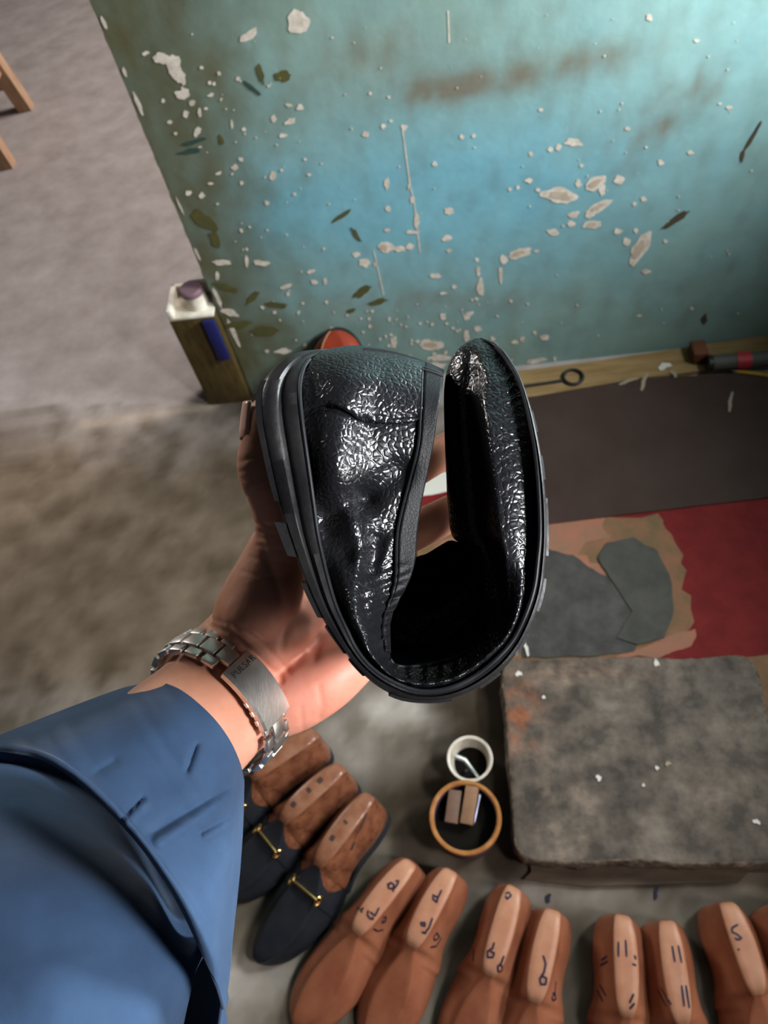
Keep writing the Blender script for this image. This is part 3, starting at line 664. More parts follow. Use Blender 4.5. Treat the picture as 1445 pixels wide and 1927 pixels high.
for (a, b, lab, marks, wd) in lo_specs:
    mw, s = place_matrix(a, b, lift=.006); s = min(1.05, max(.95, s)); print('loafer', s)
    root = empty('loafer', (0, 0, 0), lab, 'shoe', 'black loafers drying on their lasts')
    root.matrix_basis = mw @ Matrix.Diagonal((1, s, 1, 1))
    la = bpy.data.objects.new('last', LM['D']); COL.objects.link(la)
    # ink needs world coordinates while casting
    la.matrix_basis = root.matrix_basis; la['_o'] = (0, 0, 0)
    mk = ink(la, marks, wd, M['ink_brown'])
    la.matrix_basis = Matrix(); la.parent = root
    root['_o'] = (0, 0, 0)
    v = vm.build('vamp', M['black_smooth'], parent=root, origin=(0, 0, 0), sharp=70)
    # sole
    rr = last_rows(.004, 1, stretch=.03); m = MB()
    m.prism([r[5]*1 for r in rr[::2]]+[r[-5]*1 for r in rr[::-2]], -.006) if False else None
    out = [Vector((r[4].x, r[4].y, -.006)) for r in rr]+[Vector((r[-4].x, r[-4].y, -.006)) for r in rr[::-1]]
    m.prism(out, .0075); m.build('sole', M['black_smooth'], parent=root, origin=(0, 0, 0), smooth=False)
    # strap and snaffle bit
    S = last_rows(.0045, 1, stretch=.03); i = min(range(len(S)), key=lambda q: abs(S[q][0].y-.178)); r1 = S[i]
    S2 = last_rows(.0045, 1, stretch=.03); r2 = S2[i+1]; r0 = S2[i-1]
    m = MB(); rowsS = []
    for jj in range(6, 23): rowsS.append([r0[jj]+Vector((0, 0, 0)), r2[jj]])
    m.grid(rowsS); m.build('strap', M['black_smooth'], parent=root, origin=(0, 0, 0))
    sb = MB()
    pts = [r1[jj]+Vector((0, 0, .0035)) for jj in range(9, 20)]
    sb.tube(pts[2:-2], [.0016, .002, .0024, .0028, .0024, .002, .0016][:len(pts[2:-2])], 10)
    for e, t in ((pts[1], pts[2]), (pts[-2], pts[-3])):
        e = e+Vector((0, 0, .001))
        ax1 = Vector((0, 1, 0)); ax2 = (t-e).normalized()
        sb.tube([e+ax1*.0065*math.cos(q)+ax2*.0035*math.sin(q) for q in np.linspace(0, 2*math.pi, 20)], .0015, 8)
        for sg in (-1, 1):
            cc = e+ax1*.0075*sg; sb.lathe([(0, -.0025), (.0018, -.002), (.0027, 0), (.0018, .002), (0, .0025)], cc, 12)
    sb.build('snaffle_bit', M['gold'], parent=root, origin=(0, 0, 0))

# polished red-brown shoe at the foot of the wall, its toe to the right
rs = empty('redbrown_shoe', (-.20, WY-.19, 0), 'glossy red-brown leather shoe leaning against the teal wall behind the black shoe', 'shoe')
def rb_rows(off): return last_rows(off, 1)
_yl = Vector((-.10, .66, .74)).normalized(); _xl = Vector((1, 0, 0)); _zl = _xl.cross(_yl).normalized(); _xl = _yl.cross(_zl)
_tp = Vector((-.252, WY-.012, .186))
Mx = Matrix.Translation(_tp-_yl*.272) @ Matrix((_xl, _yl, _zl)).transposed().to_4x4()
m = MB(); rws = [[Mx @ Vector((q.x*1.25, q.y, q.z*1.25)) for q in r] for r in rb_rows(0)]
m.grid(rws, True, 0, True, True); m.build('upper', M['redbrown'], rs)
m = MB(); m.tube([Mx @ Vector((r[17].x*1.25, r[17].y, r[17].z*1.25+.0006)) for r in rb_rows(.0006)[40:-2]], .0014, 8); m.build('seam', M['pale_thread'], rs)
m = MB(); rr = rb_rows(.004); m.prism([Mx @ Vector((r[4].x*1.2, r[4].y, -.003)) for r in rr]+[Mx @ Vector((r[-4].x*1.2, r[-4].y, -.003)) for r in rr[::-1]], .006); m.build('sole', M['rubber'], rs, smooth=False)

# ------------------------------------------------------------------ cup and tin
def by_rim(px, py, r_px, h):
    c = G(px, py, h); e = G(px+r_px, py, h); return Vector((c.x, c.y, 0)), (e-c).length
c, r = by_rim(884, 1427, 44, .05)
cu = empty('white_cup', c, 'small stained white cup holding a thin metal tool', 'cup')
m = MB(); m.lathe([(0, .001), (r*.72, .001), (r*.8, .02), (r*.97, .048), (r*.985, .050), (r*.95, .0505), (r*.86, .049), (r*.80, .03), (r*.66, .006), (0, .005)], c, 48, wob=.006); m.build('body', M['cup'], cu)
m = MB(); m.lathe([(0, .016), (r*.72, .0165)], c, 40); m.build('residue', M['dark_fill'], cu)
m = MB(); m.tube([G(856, 1423, .052), G(875, 1430, .05), G(890, 1450, .045), G(900, 1462, .052)], [.0045, .004, .003, .0022], 10, flat=.5)
tag(m.build('metal_tool', M['steel'], origin=c+Vector((0, 0, .017))), 'short thin metal tool lying across the mouth of the white cup', 'tool')
m = MB(); m.tube([c+Vector((-.01, -.012, .018)), G(878, 1450, .048)], .0022, 8); tag(m.build('thin_stick', M['steel_dark'], origin=c+Vector((-.01, -.012, .018))), 'thin dark stick standing inside the white cup', 'stick')
c, r = by_rim(875, 1537, 67, .07)
tn = empty('round_tin', c, 'round tin with orange rusty rim and dark inside, below the white cup', 'tin')
m = MB(); m.lathe([(0, .0005), (r*.93, .0005), (r*.95, .004), (r*.95, .066), (r*.90, .066), (r*.90, .006), (0, .004)], c, 64); m.build('body', M['tin_body'], tn)
m = MB(); m.lathe([(r*.95, .064), (r*1.0, .0645), (r*1.025, .0675), (r*1.0, .0705), (r*.93, .0705), (r*.885, .068), (r*.90, .062)], c, 64)
m.build('rim', M['tin_rim'], tn)
m = MB(); m.lathe([(0, .038), (r*.895, .038)], c, 48); m.build('residue', M['dark_fill'], tn)
def slant(a, b, z, w, th, mt, name, lab, cat, tilt=0.0):
    p, q = G(*a, z), G(*b, z+tilt); d = (q-p).normalized(); s_ = d.cross(Vector((0, 0, 1))).normalized(); u = s_.cross(d)
    m = MB(); m.box((p+q)/2, ((q-p).length/2, w/2, th/2), (d, s_, u), .0015)
    return tag(m.build(name, mt, origin=(p+q)/2-Vector((0, 0, th/2))), lab, cat)
slant((849,1549), (857,1487), .050, .021, .012, M['eraser2'], 'rubber_block', 'dull brown block in the tin, the left one of two', 'block', .006)
slant((878,1551), (889,1480), .052, .021, .016, M['eraser'], 'rubber_block', 'lighter brown block in the tin beside the shining blade', 'block', .010)
slant((892,1551), (903,1496), .053, .003, .016, M['blade'], 'metal_strip', 'narrow bright metal strip lying against the lighter block in the tin', 'blade', .004)

# ------------------------------------------------------------------ the folded black shoe
z1 = lambda X, Y: (450+X/2.408, 620+Y/2.408)
DC = .320
SH = [ # outsole edge O, feather F, middle M, top T, half width mm, T depth factor
 (393,86, 401,90, 640,84, 925,190, 0, 0),
 (250,108, 318,135, 650,122, 924,200, 16, .55),
 (150,180, 282,195, 640,200, 920,245, 25, .62),
 (98,270, 270,280, 620,300, 912,310, 30, .75),
 (95,400, 280,400, 600,420, 896,400, 33, .78),
 (120,540, 298,530, 600,540, 878,520, 34, .78),
 (148,670, 318,670, 600,660, 850,660, 34, .78),
 (178,790, 336,800, 590,790, 824,790, 34, .78),
 (212,900, 352,920, 570,920, 806,920, 35, .78),
 (250,1010, 375,1030, 560,1040, 797,1040, 37, .78),
 (292,1120, 402,1140, 560,1150, 772,1130, 40, .78),
 (338,1230, 435,1250, 570,1245, 725,1220, 43, .70),
 (395,1340, 480,1350, 585,1330, 685,1310, 46, .72),
 (462,1440, 530,1450, 605,1415, 680,1400, 48, .74),
 (535,1535, 595,1530, 640,1490, 690,1500, 50, .74),
 (625,1615, 680,1590, 710,1560, 735,1525, 51, .72),
 (735,1670, 780,1632, 800,1580, 825,1520, 51, .70),
 (860,1684, 870,1640, 890,1575, 905,1508, 51, .70),
 (975,1668, 970,1620, 980,1550, 990,1482, 51, .70),
 (1090,1618, 1070,1570, 1060,1500, 1060,1440, 50, .70),
 (1200,1535, 1160,1500, 1130,1440, 1105,1390, 50, .66),
 (1280,1428, 1240,1410, 1190,1370, 1130,1310, 49, .60),
 (1340,1300, 1300,1290, 1225,1260, 1120,1200, 49, .50),
 (1376,1180, 1338,1170, 1225,1150, 1085,1090, 48, .36),
 (1391,1050, 1355,1040, 1220,1030, 1030,990, 47, .18),
 (1395,930, 1364,930, 1200,920, 965,935, 46, .04),
 (1392,800, 1362,800, 1185,800, 945,800, 44, 0),
 (1382,680, 1355,680, 1175,680, 938,660, 42, 0),
 (1366,560, 1343,560, 1160,560, 932,520, 39, 0),
 (1343,440, 1322,440, 1145,440, 928,380, 35, 0),
 (1312,320, 1295,320, 1130,320, 928,280, 29, 0),
 (1277,220, 1262,220, 1140,220, 940,190, 23, 0),
 (1233,140, 1218,145, 1112,150, 965,130, 16, 0),
 (1176,72, 1163,79, 1090,88, 1003,78, 9, 0),
 (1098,37, 1090,39, 1078,40, 1062,43, 0, 0)]
NSS = 9
SS = spline(SH, NSS); NR = len(SS)
def dents(X, Y):
    """relief of the near side, metres towards the viewer, by the position on the shoe's side"""
    g = lambda cx_, cy_, rx, ry, a=0: gs(X, Y, cx_, cy_, rx, ry, a)
    s = lambda a, b, w: math.exp(-(float(segdist(np.array([X]), np.array([Y]), a, b)[0])/w)**2)
    d = .0060*g(395, 610, 120, 200, 0) + .002*g(560, 240, 200, 90)
    d -= .0050*s((365, 850), (560, 770), 60)+.0028*s((560, 770), (720, 640), 60)
    d += .003*s((520, 850), (560, 1000), 55) - .0040*s((430, 930), (470, 1010), 60)
    d += .0030*s((545, 1050), (520, 1330), 40) - .0025*s((610, 960), (600, 1130), 42)
    d += .0012*s((640, 1080), (690, 950), 22)
    d -= .0015*s((270, 385), (400, 350), 14)+.0015*s((400, 350), (570, 410), 14)+.0015*s((570, 410), (800, 395), 12)
    d += .0035*s((600, 1150), (590, 1380), 42)
    # puckers at the tight inner bend
    if Y > 1050 and X < 780: d += .0009*math.sin(Y*.125+X*.05)*g(650, 1280, 110, 240)
    if Y > 1450: d += .0007*math.sin(X*.09)*g(900, 1570, 300, 80)
    if X > 1150: d += .0006*math.sin(Y*.13+X*.06)*g(1200, 380, 110, 260)
    return d
def shoe_pt(row, v, off=0.0, far=False, dent=True):
    O0, O1, F0, F1, M0, M1, T0, T1, hw, tf = row; hw = max(hw, 0)*.001
    # lagrange through F (0), M (.5), T (1)
    a, b, c_ = 2*(v-.5)*(v-1), -4*v*(v-1), 2*v*(v-.5)
    X, Y = F0*a+M0*b+T0*c_, F1*a+M1*b+T1*c_
    tf = min(1, max(0, tf))
    pq = 1.0+.07*math.sin(math.pi*min(1, v/.5))-(1-tf)*max(0, (v-.30)/.70)**1.15           # side wall
    u_ = math.sqrt(max(0, 1-v**2.3)); cl_ = min(1, hw/.034)*.9
    pc = (.91+.13*math.sin(math.pi/2*min(1, v/.5)))*(1-sm(.52, .78, v))+.30*sm(.50, .78, v)*(1-max(0, (v-.80)/.20)**2)
    pd = u_+(pc-u_)*cl_                                                   # dome
    k_ = sm(.6, .15, tf) if row[0] > 1000 else 0
    prof = pq+(pd-pq)*k_
    prof -= .08*(1-sm(0, .28, v))*(1-k_)
    dd = (dents(X, Y) if dent else 0)*min(1, hw/.02)*min(1, v/.1)*(1-.5*k_*v)
    d = DC-hw*prof-dd-off
    if far:
        q = Vector(((0, 0, 0))); px, py = z1(X, Y)
        w = _ray(px, py)*(DC-hw*prof-off); w.z = -(DC+hw*prof+off)
        w = R3 @ w; w.z += H; return w
    return P(*z1(X, Y), d)
NV = 44
low = min(P(*z1(870, 1690), .3).z, P(*z1(870, 1690), .37).z)
sho_o = P(*z1(870, 1690), DC)
shoe = empty('black_shoe', sho_o, 'black pebbled leather slip-on shoe bent double, toe up, held by the hand', 'shoe')
near = [[shoe_pt(r, j/NV) for j in range(NV+1)] for r in SS]
# far side: closes at the dome, stands higher at the mouth
FT = {9: (790, 1048), 10: (798, 1040), 11: (800, 1035), 12: (803, 1032), 13: (810, 1028), 14: (818, 1025), 15: (828, 1022), 16: (838, 1020), 17: (850, 1015), 18: (868, 1005), 19: (888, 992), 20: (908, 980), 21: (928, 968), 22: (945, 958), 23: (965, 955), 24: (1000, 965)}
farrows = []
for i, r in enumerate(SS):
    base = [shoe_pt(r, j/NV, far=True, dent=False) for j in range(NV+1)]
    s = i/NSS
    if 8 < s < 25:
        k0 = int(math.floor(s)); t = s-k0
        gp = lambda q: FT.get(q)
        a, b = gp(k0), gp(k0+1)
        wgt = 1.0
        if a is None: a = b; wgt = t
        if b is None: b = a; wgt = 1-t
        X, Y = a[0]+(b[0]-a[0])*t, a[1]+(b[1]-a[1])*t
        tgt = P(*z1(X, Y), DC+.024)
        f0 = base[0]; tt = base[-1].lerp(tgt, wgt)
        bulge = base
        new = []
        for j in range(NV+1):
            v = j/NV; q = f0.lerp(tt, v)+(base[j]-f0.lerp(base[-1], v))
            new.append(q)
        base = new
    farrows.append(base)
m = MB(); m.grid(near, False, 0)
m.grid(farrows, False, 0)
up = m.build('upper', M['leather'], shoe, sharp=180)
# insole and outsole
ins = MB(); rows = []
for i, r in enumerate(SS):
    a, b = shoe_pt(r, 0.03), shoe_pt(r, 0.03, far=True, dent=False)
    rows.append([a.lerp(b, t) for t in (.04, .25, .5, .75, .96)])
ins.grid(rows); ins.build('insole', M['lining'], shoe)
def sole_pt(r, u, far=False, out=0.0, inset=0.0):
    O0, O1, F0, F1 = r[0], r[1], r[2], r[3]; hw = max(r[8], 0)*.001
    X, Y = F0+(O0-F0)*u, F1+(O1-F1)*u
    d = DC-(hw+(.0028+out)*min(1, hw/.012))
    px, py = z1(X, Y)
    if far:
        w = _ray(px, py)*d; w.z = -(2*DC-d); w = R3 @ w; w.z += H; return w
    return P(px, py, d)
prof_s = [(-.04, -.004), (0.0, -.0005), (.06, .0008), (.30, .0012), (.40, .0004), (.45, -.0004), (.52, .0006), (.60, .0016), (.90, .0012), (1.0, -.0008)]
m = MB(); rows = []
for r in SS:
    nr_ = [sole_pt(r, u, out=o_) for u, o_ in prof_s]; fr_ = [sole_pt(r, u, True, out=o_) for u, o_ in prof_s]
    rows.append(nr_+[nr_[-1].lerp(fr_[-1], t) for t in (.25, .5, .75)]+fr_[::-1]+[fr_[0].lerp(nr_[0], t) for t in (.25, .5, .75)])
m.grid(rows, True, 0, True, True); osole = m.build('outsole', M['rubber'], shoe, sharp=50)
def rowat(s):
    x = s*NSS; i = min(NR-2, int(x)); t = x-i; return SS[i]*(1-t)+SS[i+1]*t
for s0, s1, h_ in ((2.6, 6.9, .10), (7.8, 9.2, .32), (10.3, 11.7, .25), (12.1, 13.3, .16), (13.6, 14.4, .16), (15.6, 17.9, .24), (19.0, 19.8, .22), (20.6, 21.4, .25), (22.2, 23.4, .25), (24.2, 26.3, .26), (27.0, 27.9, .26), (28.8, 29.6, .3)):
    m = MB(); rows = []
    for s in np.linspace(s0, s1, 10):
        r = rowat(s); e = .0 if s in (s0, s1) else 1
        a = sole_pt(r, .94, out=.0006); b = sole_pt(r, 1+h_, out=.0004); c_ = sole_pt(r, 1+h_, True, out=.0004); d = sole_pt(r, .94, True, out=.0006)
        rows.append([a, b, b.lerp(c_, .33), b.lerp(c_, .66), c_, d, a.lerp(d, .66), a.lerp(d, .33)])
    m.grid(rows, True, 0, True, True); lg = m.build('tread_lug', M['rubber'], osole, sharp=30)
# rand line along the feather
m = MB(); m.tube([sole_pt(r, -.02, out=.0004) for r in SS[9:-9]], .0008, 8); m.build('welt_seam', M['thread'], shoe)
# heel counter, collar, seams
def patch(s0, s1, v0, v1, off, name, mt, ns=40, nv=16, farp=False, fs=None):
    m = MB(); rows = []
    for s in np.linspace(s0, s1, ns):
        r = rowat(s); rr = []
        for v in np.linspace(v0(s) if callable(v0) else v0, v1(s) if callable(v1) else v1, nv): rr.append(shoe_pt(r, v, off, far=farp, dent=not farp))
        rows.append(rr)
    m.grid(rows); o = m.build(name, mt, shoe, sharp=180)
    s_ = o.modifiers.new('thickness', 'SOLIDIFY'); s_.thickness = .0012; s_.offset = 0; return o
m = MB(); rows = []
for t in np.linspace(0, 1, 30):
    rr = []
    for v in np.linspace(0.015, .88, 40):
        s_end = 3.9-.45*math.sin(math.pi*min(1, v/.4))*(1 if v < .4 else 0)+.15*math.sin(math.pi*max(0, v-.4)/.6)
        rr.append(shoe_pt(rowat(.35+(s_end-.35)*t), v, .0009))
    rows.append(rr)
m.grid(rows); o = m.build('heel_counter', M['leather_fine'] if False else M['leather'], shoe, sharp=180)
s_ = o.modifiers.new('thickness', 'SOLIDIFY'); s_.thickness = .0012; s_.offset = 0
patch(.25, 13.6, lambda s: .86-.03*math.sin(s), 1.0, .0012, 'collar', M['leather_fine'], ns=120, nv=8)
m = MB(); m.tube([shoe_pt(rowat(s), .845-.03*math.sin(s), .0012) for s in np.linspace(.4, 13, 160)], .0006, 6); m.build('collar_seam', M['thread'], shoe)
for v_ in (0,):
    m = MB(); m.tube([shoe_pt(rowat(.55), v, .0022) for v in np.linspace(.35, 1.0, 40)], .0009, 8); m.build('backstay_seam', M['thread'], shoe)
for sx in (1.15, 1.35):
    m = MB(); m.tube([shoe_pt(rowat(sx+.0*v), v, .0026) for v in np.linspace(.83, 1.0, 10)], .0005, 6); m.build('tab_seam', M['thread'], shoe)
patch(13.9, 20.3, .955, 1.0, .0008, 'mouth_binding', M['leather_fine'], ns=60, nv=5)

# ------------------------------------------------------------------ the person's forearm and hand
hand = MB()
def capsule(pts, n=20):
    """closed tapered tube with rounded ends through (px, py, depth, radius in mm[, flatten])"""
    q = [(P(a[0], a[1], a[2]), a[3]*.001) for a in pts]
    S = spline([(*p, r) for p, r in q], 8)
    pp = [Vector(s[:3]) for s in S]; rr = [s[3] for s in S]
    t0 = (pp[0]-pp[1]).normalized(); t1 = (pp[-1]-pp[-2]).normalized()
    a = [(pp[0]+t0*rr[0]*math.sin(t), rr[0]*math.cos(t)) for t in (1.45, 1.2, .9, .6, .3)]
    b = [(pp[-1]+t1*rr[-1]*math.sin(t), rr[-1]*math.cos(t)) for t in (.3, .6, .9, 1.2, 1.45)]
    allp = a+list(zip(pp, rr))+b
    hand.tube([x[0] for x in allp], [x[1] for x in allp], n)
def ell_tube(secs, n=28):
    """secs: centre px, py, depth, half width mm, half thickness mm, axis angle of the width in the picture (deg)"""
    S = spline(secs, 8); rows = []
    pts = [P(s[0], s[1], s[2]) for s in S]
    for i, s in enumerate(S):
        t = (pts[min(i+1, len(pts)-1)]-pts[max(i-1, 0)]).normalized()
        a = math.radians(s[5]); wd = R3 @ Vector((math.cos(a), -math.sin(a), 0)); wd = (wd-t*wd.dot(t)).normalized()
        th = t.cross(wd).normalized()
        rows.append([pts[i]+wd*math.cos(q)*s[3]*.001+th*math.sin(q)*s[4]*.001 for q in np.linspace(0, 2*math.pi, n, endpoint=False)])
    for e, d in ((rows[0], pts[0]-pts[1]), (rows[-1], pts[-1]-pts[-2])):
        pass
    hand.grid(rows, True, 0, True, True)
# wrist axis: towards the hand and away from the viewer
ell_tube([(268, 1452, .352, 28, 22, 48), (320, 1405, .346, 31, 23.5, 48), (392, 1340, .362, 30.5, 21.5, 47), (440, 1290, .376, 33, 20, 45), (500, 1240, .390, 36, 17, 42), (545, 1200, .395, 37, 15, 42)])
# palm: metacarpals fan from the wrist to the knuckles
for k_ in ([(420, 1300, .378, 15), (500, 1180, .388, 15), (560, 1080, .396, 12.5), (610, 1000, .400, 10.5)],
           [(440, 1310, .380, 15), (540, 1210, .390, 14.5), (620, 1130, .398, 12), (680, 1060, .402, 10.5)],
           [(455, 1330, .380, 15), (560, 1250, .390, 14.5), (650, 1190, .397, 12), (730, 1130, .400, 10)],
           [(470, 1350, .378, 14), (560, 1290, .386, 15.5), (640, 1240, .392, 13.5), (750, 1190, .398, 9.5)]): capsule(k_)
# heel of the palm and ball of the thumb
capsule([(500, 1350, .382, 13), (550, 1316, .380, 16.5), (610, 1280, .380, 16), (662, 1240, .386, 14)])
capsule([(448, 1222, .384, 12), (466, 1172, .376, 18), (500, 1110, .370, 19), (522, 1040, .366, 15)])
capsule([(490, 1200, .376, 18), (560, 1150, .384, 16), (590, 1080, .390, 13)])
# fingers pass behind the shoe and curl round the toe
capsule([(600, 1010, .400, 10.5), (700, 930, .398, 10), (775, 885, .396, 9.6), (835, 850, .392, 9.2), (890, 825, .386, 8.6), (930, 805, .378, 7.6)])
capsule([(680, 1060, .402, 10.5), (760, 1010, .400, 10.2), (830, 975, .398, 9.8), (890, 945, .394, 9.2), (935, 920, .388, 8.6), (965, 900, .380, 7.6)])
capsule([(730, 1130, .400, 10), (810, 1090, .400, 9.8), (870, 1060, .398, 9.2), (920, 1035, .392, 8.6), (955, 1012, .384, 7.4)])
capsule([(750, 1190, .398, 9), (820, 1165, .398, 8.6), (870, 1140, .396, 8), (910, 1115, .390, 7.2), (935, 1098, .384, 6.4)])
# thumb up the left side of the sole
capsule([(480, 1150, .368, 17), (512, 1060, .364, 14), (524, 1000, .356, 11.2), (512, 940, .347, 10.4), (492, 882, .338, 10.9), (496, 825, .334, 9.8), (499, 785, .333, 8.6)])
hob = hand.build('person', M['skin'], origin=P(120, 1590, .270), smooth=True)
rm = hob.modifiers.new('fuse', 'REMESH'); rm.mode = 'VOXEL'; rm.voxel_size = .0012; rm.use_smooth_shade = True
sm_ = hob.modifiers.new('soft', 'SMOOTH'); sm_.factor = .5; sm_.iterations = 14
deps = bpy.context.evaluated_depsgraph_get()
me = bpy.data.meshes.new_from_object(hob.evaluated_get(deps)); hob.modifiers.clear(); old = hob.data; hob.data = me
me.materials.clear(); me.materials.append(M['skin'])
# creases pressed into the surface
nv = len(me.vertices); co = np.empty(nv*3); me.vertices.foreach_get('co', co); co = co.reshape(-1, 3)
no = np.array([tuple(v.normal) for v in me.vertices])
ogv = np.array(hob['_o']); Rn = np.array(R3)
cc = (co+ogv-np.array([0, 0, H])) @ Rn
PX = CX+F*cc[:, 0]/-cc[:, 2]; PY = CY-F*cc[:, 1]/-cc[:, 2]
facing = ((no @ Rn)[:, 2] > 0.0)
creases = [([(484,1012),(512,1018),(545,1022)], .0006, 3), ([(482,1026),(510,1034),(548,1036)], .0006, 3), ([(470,1048),(500,1056),(540,1058)], .0004, 3), ([(455,1075),(490,1085),(530,1088)], .0004, 3), ([(430,1180),(450,1200),(470,1240)], .0006, 4), ([(400,1178),(430,1205),(462,1250)], .0005, 3), ([(455,905),(475,900),(500,898)], .0004, 3), ([(452,900),(470,893),(490,892)], .0004, 3), ([(380,1175),(430,1190),(480,1230),(530,1280)], .0010, 5), ([(392,1165),(450,1180),(500,1215),(545,1265)], .0008, 4),
           ([(485,1010),(515,1080),(540,1160),(530,1230)], .0010, 8), ([(470,925),(500,915),(520,905)], .0006, 4), ([(460,935),(500,930)], .0005, 3), ([(478,985),(510,990),(540,1000)], .0006, 4),
           ([(478,1000),(505,1004),(540,1012)], .0006, 4), ([(600,1290),(607,1330),(600,1350)], .0006, 6), ([(565,1330),(570,1370)], .0004, 5), ([(500,1395),(470,1440)], .0004, 4),
           ([(450,870),(470,862),(490,858)], .0005, 4), ([(447,890),(470,884),(490,880)], .0005, 4), ([(640,1130),(600,1190),(590,1240)], .0010, 9)]
disp = np.zeros(nv)
for pl_, dp, wd in creases:
    dmin = np.full(nv, 1e9)
    for a, b in zip(pl_, pl_[1:]): dmin = np.minimum(dmin, segdist(PX, PY, a, b))
    disp -= .8*dp*np.exp(-(dmin/wd)**2)*facing
co = co+no*disp[:, None]; me.vertices.foreach_set('co', co.ravel()); me.update()
me.polygons.foreach_set('use_smooth', [True]*len(me.polygons))
at = me.color_attributes.new('Col', 'FLOAT_COLOR', 'POINT')
# palms are pinker; the light on the palm heel is painted in too
pk = np.exp(-(((PX-600)/150)**2+((PY-1290)/150)**2))
c1 = np.array([.86, .92, .88]); c2 = np.array([1.32, 1.12, 1.18])
colr = c1[None]*(1-pk[:, None])+c2[None]*pk[:, None]
at.data.foreach_set('color', np.concatenate([colr, np.ones((nv, 1))], 1).ravel())
tag(hob, 'person reaching in from the lower left, left hand gripping the bent black shoe', 'person')
# thumbnail
m = MB(); rows = []
for v in np.linspace(0, 1, 12):
    py = 758+v*70; rr = []
    for a in np.linspace(-1.0, 1.0, 9):
        rad = .0098*(1-.12*(1-v)**2); ctr_ = P(497-.02*(py-800), py, .334)
        th = math.radians(158)-a*.62
        dirv = R3 @ Vector((math.cos(th), 0, -math.sin(th)*-1))
        edge = .0006*(abs(a) > .95)
        shr = 1-.25*max(0, v-.8)/.2*abs(a)
        rr.append(ctr_+dirv*(rad+.0004-edge)*shr)
    rows.append(rr)
m.grid(rows); nl = m.build('thumbnail', M['nail'], hob, origin=tuple(hob['_o'])); so2 = nl.modifiers.new('t', 'SOLIDIFY'); so2.thickness = .0008; so2.offset = 0

# ------------------------------------------------------------------ sleeve
def surf(rows_px, name, mt, parent, nu=10, nvv=10, th=.0014, disp_=None):
    A = np.array(rows_px, float)                     # rows x cols x 3
    R1 = [spline(r, nu) for r in A]; R1 = np.array(R1)
    C = np.array([spline(R1[:, j], nvv) for j in range(R1.shape[1])])   # cols x rows
    rows = []
    for j in range(C.shape[0]):
        rr = []
        for i in range(C.shape[1]):
            x, y, d = C[j, i]
            if disp_: d -= disp_(x, y)
            rr.append(P(x, y, d))
        rows.append(rr)
    m = MB(); m.grid(rows); o = m.build(name, mt, parent, origin=tuple(hob['_o']), sharp=180)
    s_ = o.modifiers.new('thickness', 'SOLIDIFY'); s_.thickness = th; s_.offset = 0
    return o
def wr(x, y):
    s = lambda a, b, w: 1.5*math.exp(-(float(segdist(np.array([x]), np.array([y]), a, b)[0])/w)**2)
    d = .0018*s((300, 1584), (430, 1500), 13)-.0016*s((288, 1568), (425, 1484), 12)
    d += .0014*s((240, 1545), (272, 1512), 6)-.0012*s((236, 1537), (266, 1506), 6)
    d += .0016*s((385, 1575), (435, 1545), 7)-.0014*s((380, 1567), (430, 1538), 7)
    d -= .0014*s((352, 1450), (368, 1405), 6)+.0008*s((175, 1460), (215, 1435), 9)
    d += .0010*noise.noise(Vector((x*.012, y*.012, 0)))+.0012*noise.noise(Vector((x*.03-y*.02, x*.004, 4)))
    return d
# columns run from the upper-left silhouette round the near side to the right silhouette
sleeve = [
 [(256,1292,.392),(288,1284,.354),(335,1297,.333),(388,1338,.322),(425,1385,.322),(447,1430,.335),(457,1468,.365)],
 [(222,1300,.376),(258,1308,.337),(305,1350,.314),(350,1395,.308),(400,1460,.308),(440,1515,.325),(455,1550,.360)],
 [(120,1338,.352),(150,1362,.315),(200,1402,.298),(270,1465,.292),(350,1550,.293),(420,1620,.310),(448,1650,.345)],
 [(20,1378,.330),(60,1398,.300),(130,1435,.286),(230,1520,.280),(320,1630,.282),(400,1730,.298),(436,1760,.335)],
 [(-40,1400,.320),(20,1406,.296),(110,1434,.283),(225,1530,.277),(325,1660,.279),(400,1790,.294),(430,1830,.330)],
 [(-90,1410,.315),(10,1412,.298),(105,1440,.287),(220,1538,.281),(320,1668,.284),(398,1830,.298),(420,1900,.320)],
]
slo = surf(sleeve, 'sleeve', M['shirt'], hob, 26, 22, disp_=wr)
slo['label'] = 'wide blue twill sleeve round the wrist'
# turned-in hem below the edge of the sleeve
hem = [[tuple(p) for p in sleeve[-1]],
       [(-90,1400,.330),(20,1402,.318),(118,1428,.310),(235,1526,.305),(336,1656,.308),(408,1815,.318),(425,1890,.335)],
       [(-90,1395,.370),(25,1395,.345),(125,1420,.340),(245,1516,.336),(345,1650,.340),(412,1810,.350),(428,1880,.365)]]
surf(hem, 'sleeve_facing', M['shirt'], slo, 12, 8)
back = [[(457,1468,.368),(300,1400,.40),(100,1400,.42),(-100,1400,.42)], [(452,1570,.368),(300,1560,.42),(100,1560,.43),(-100,1560,.43)],
        [(432,1800,.350),(330,1800,.42),(100,1800,.43),(-100,1800,.43)], [(415,1905,.335),(400,1960,.42),(100,2050,.43),(-100,2050,.43)], [(400,1990,.36),(380,2100,.42),(100,2150,.43),(-100,2150,.43)]]
surf(back, 'sleeve_back', M['shirt'], slo, 10, 8)
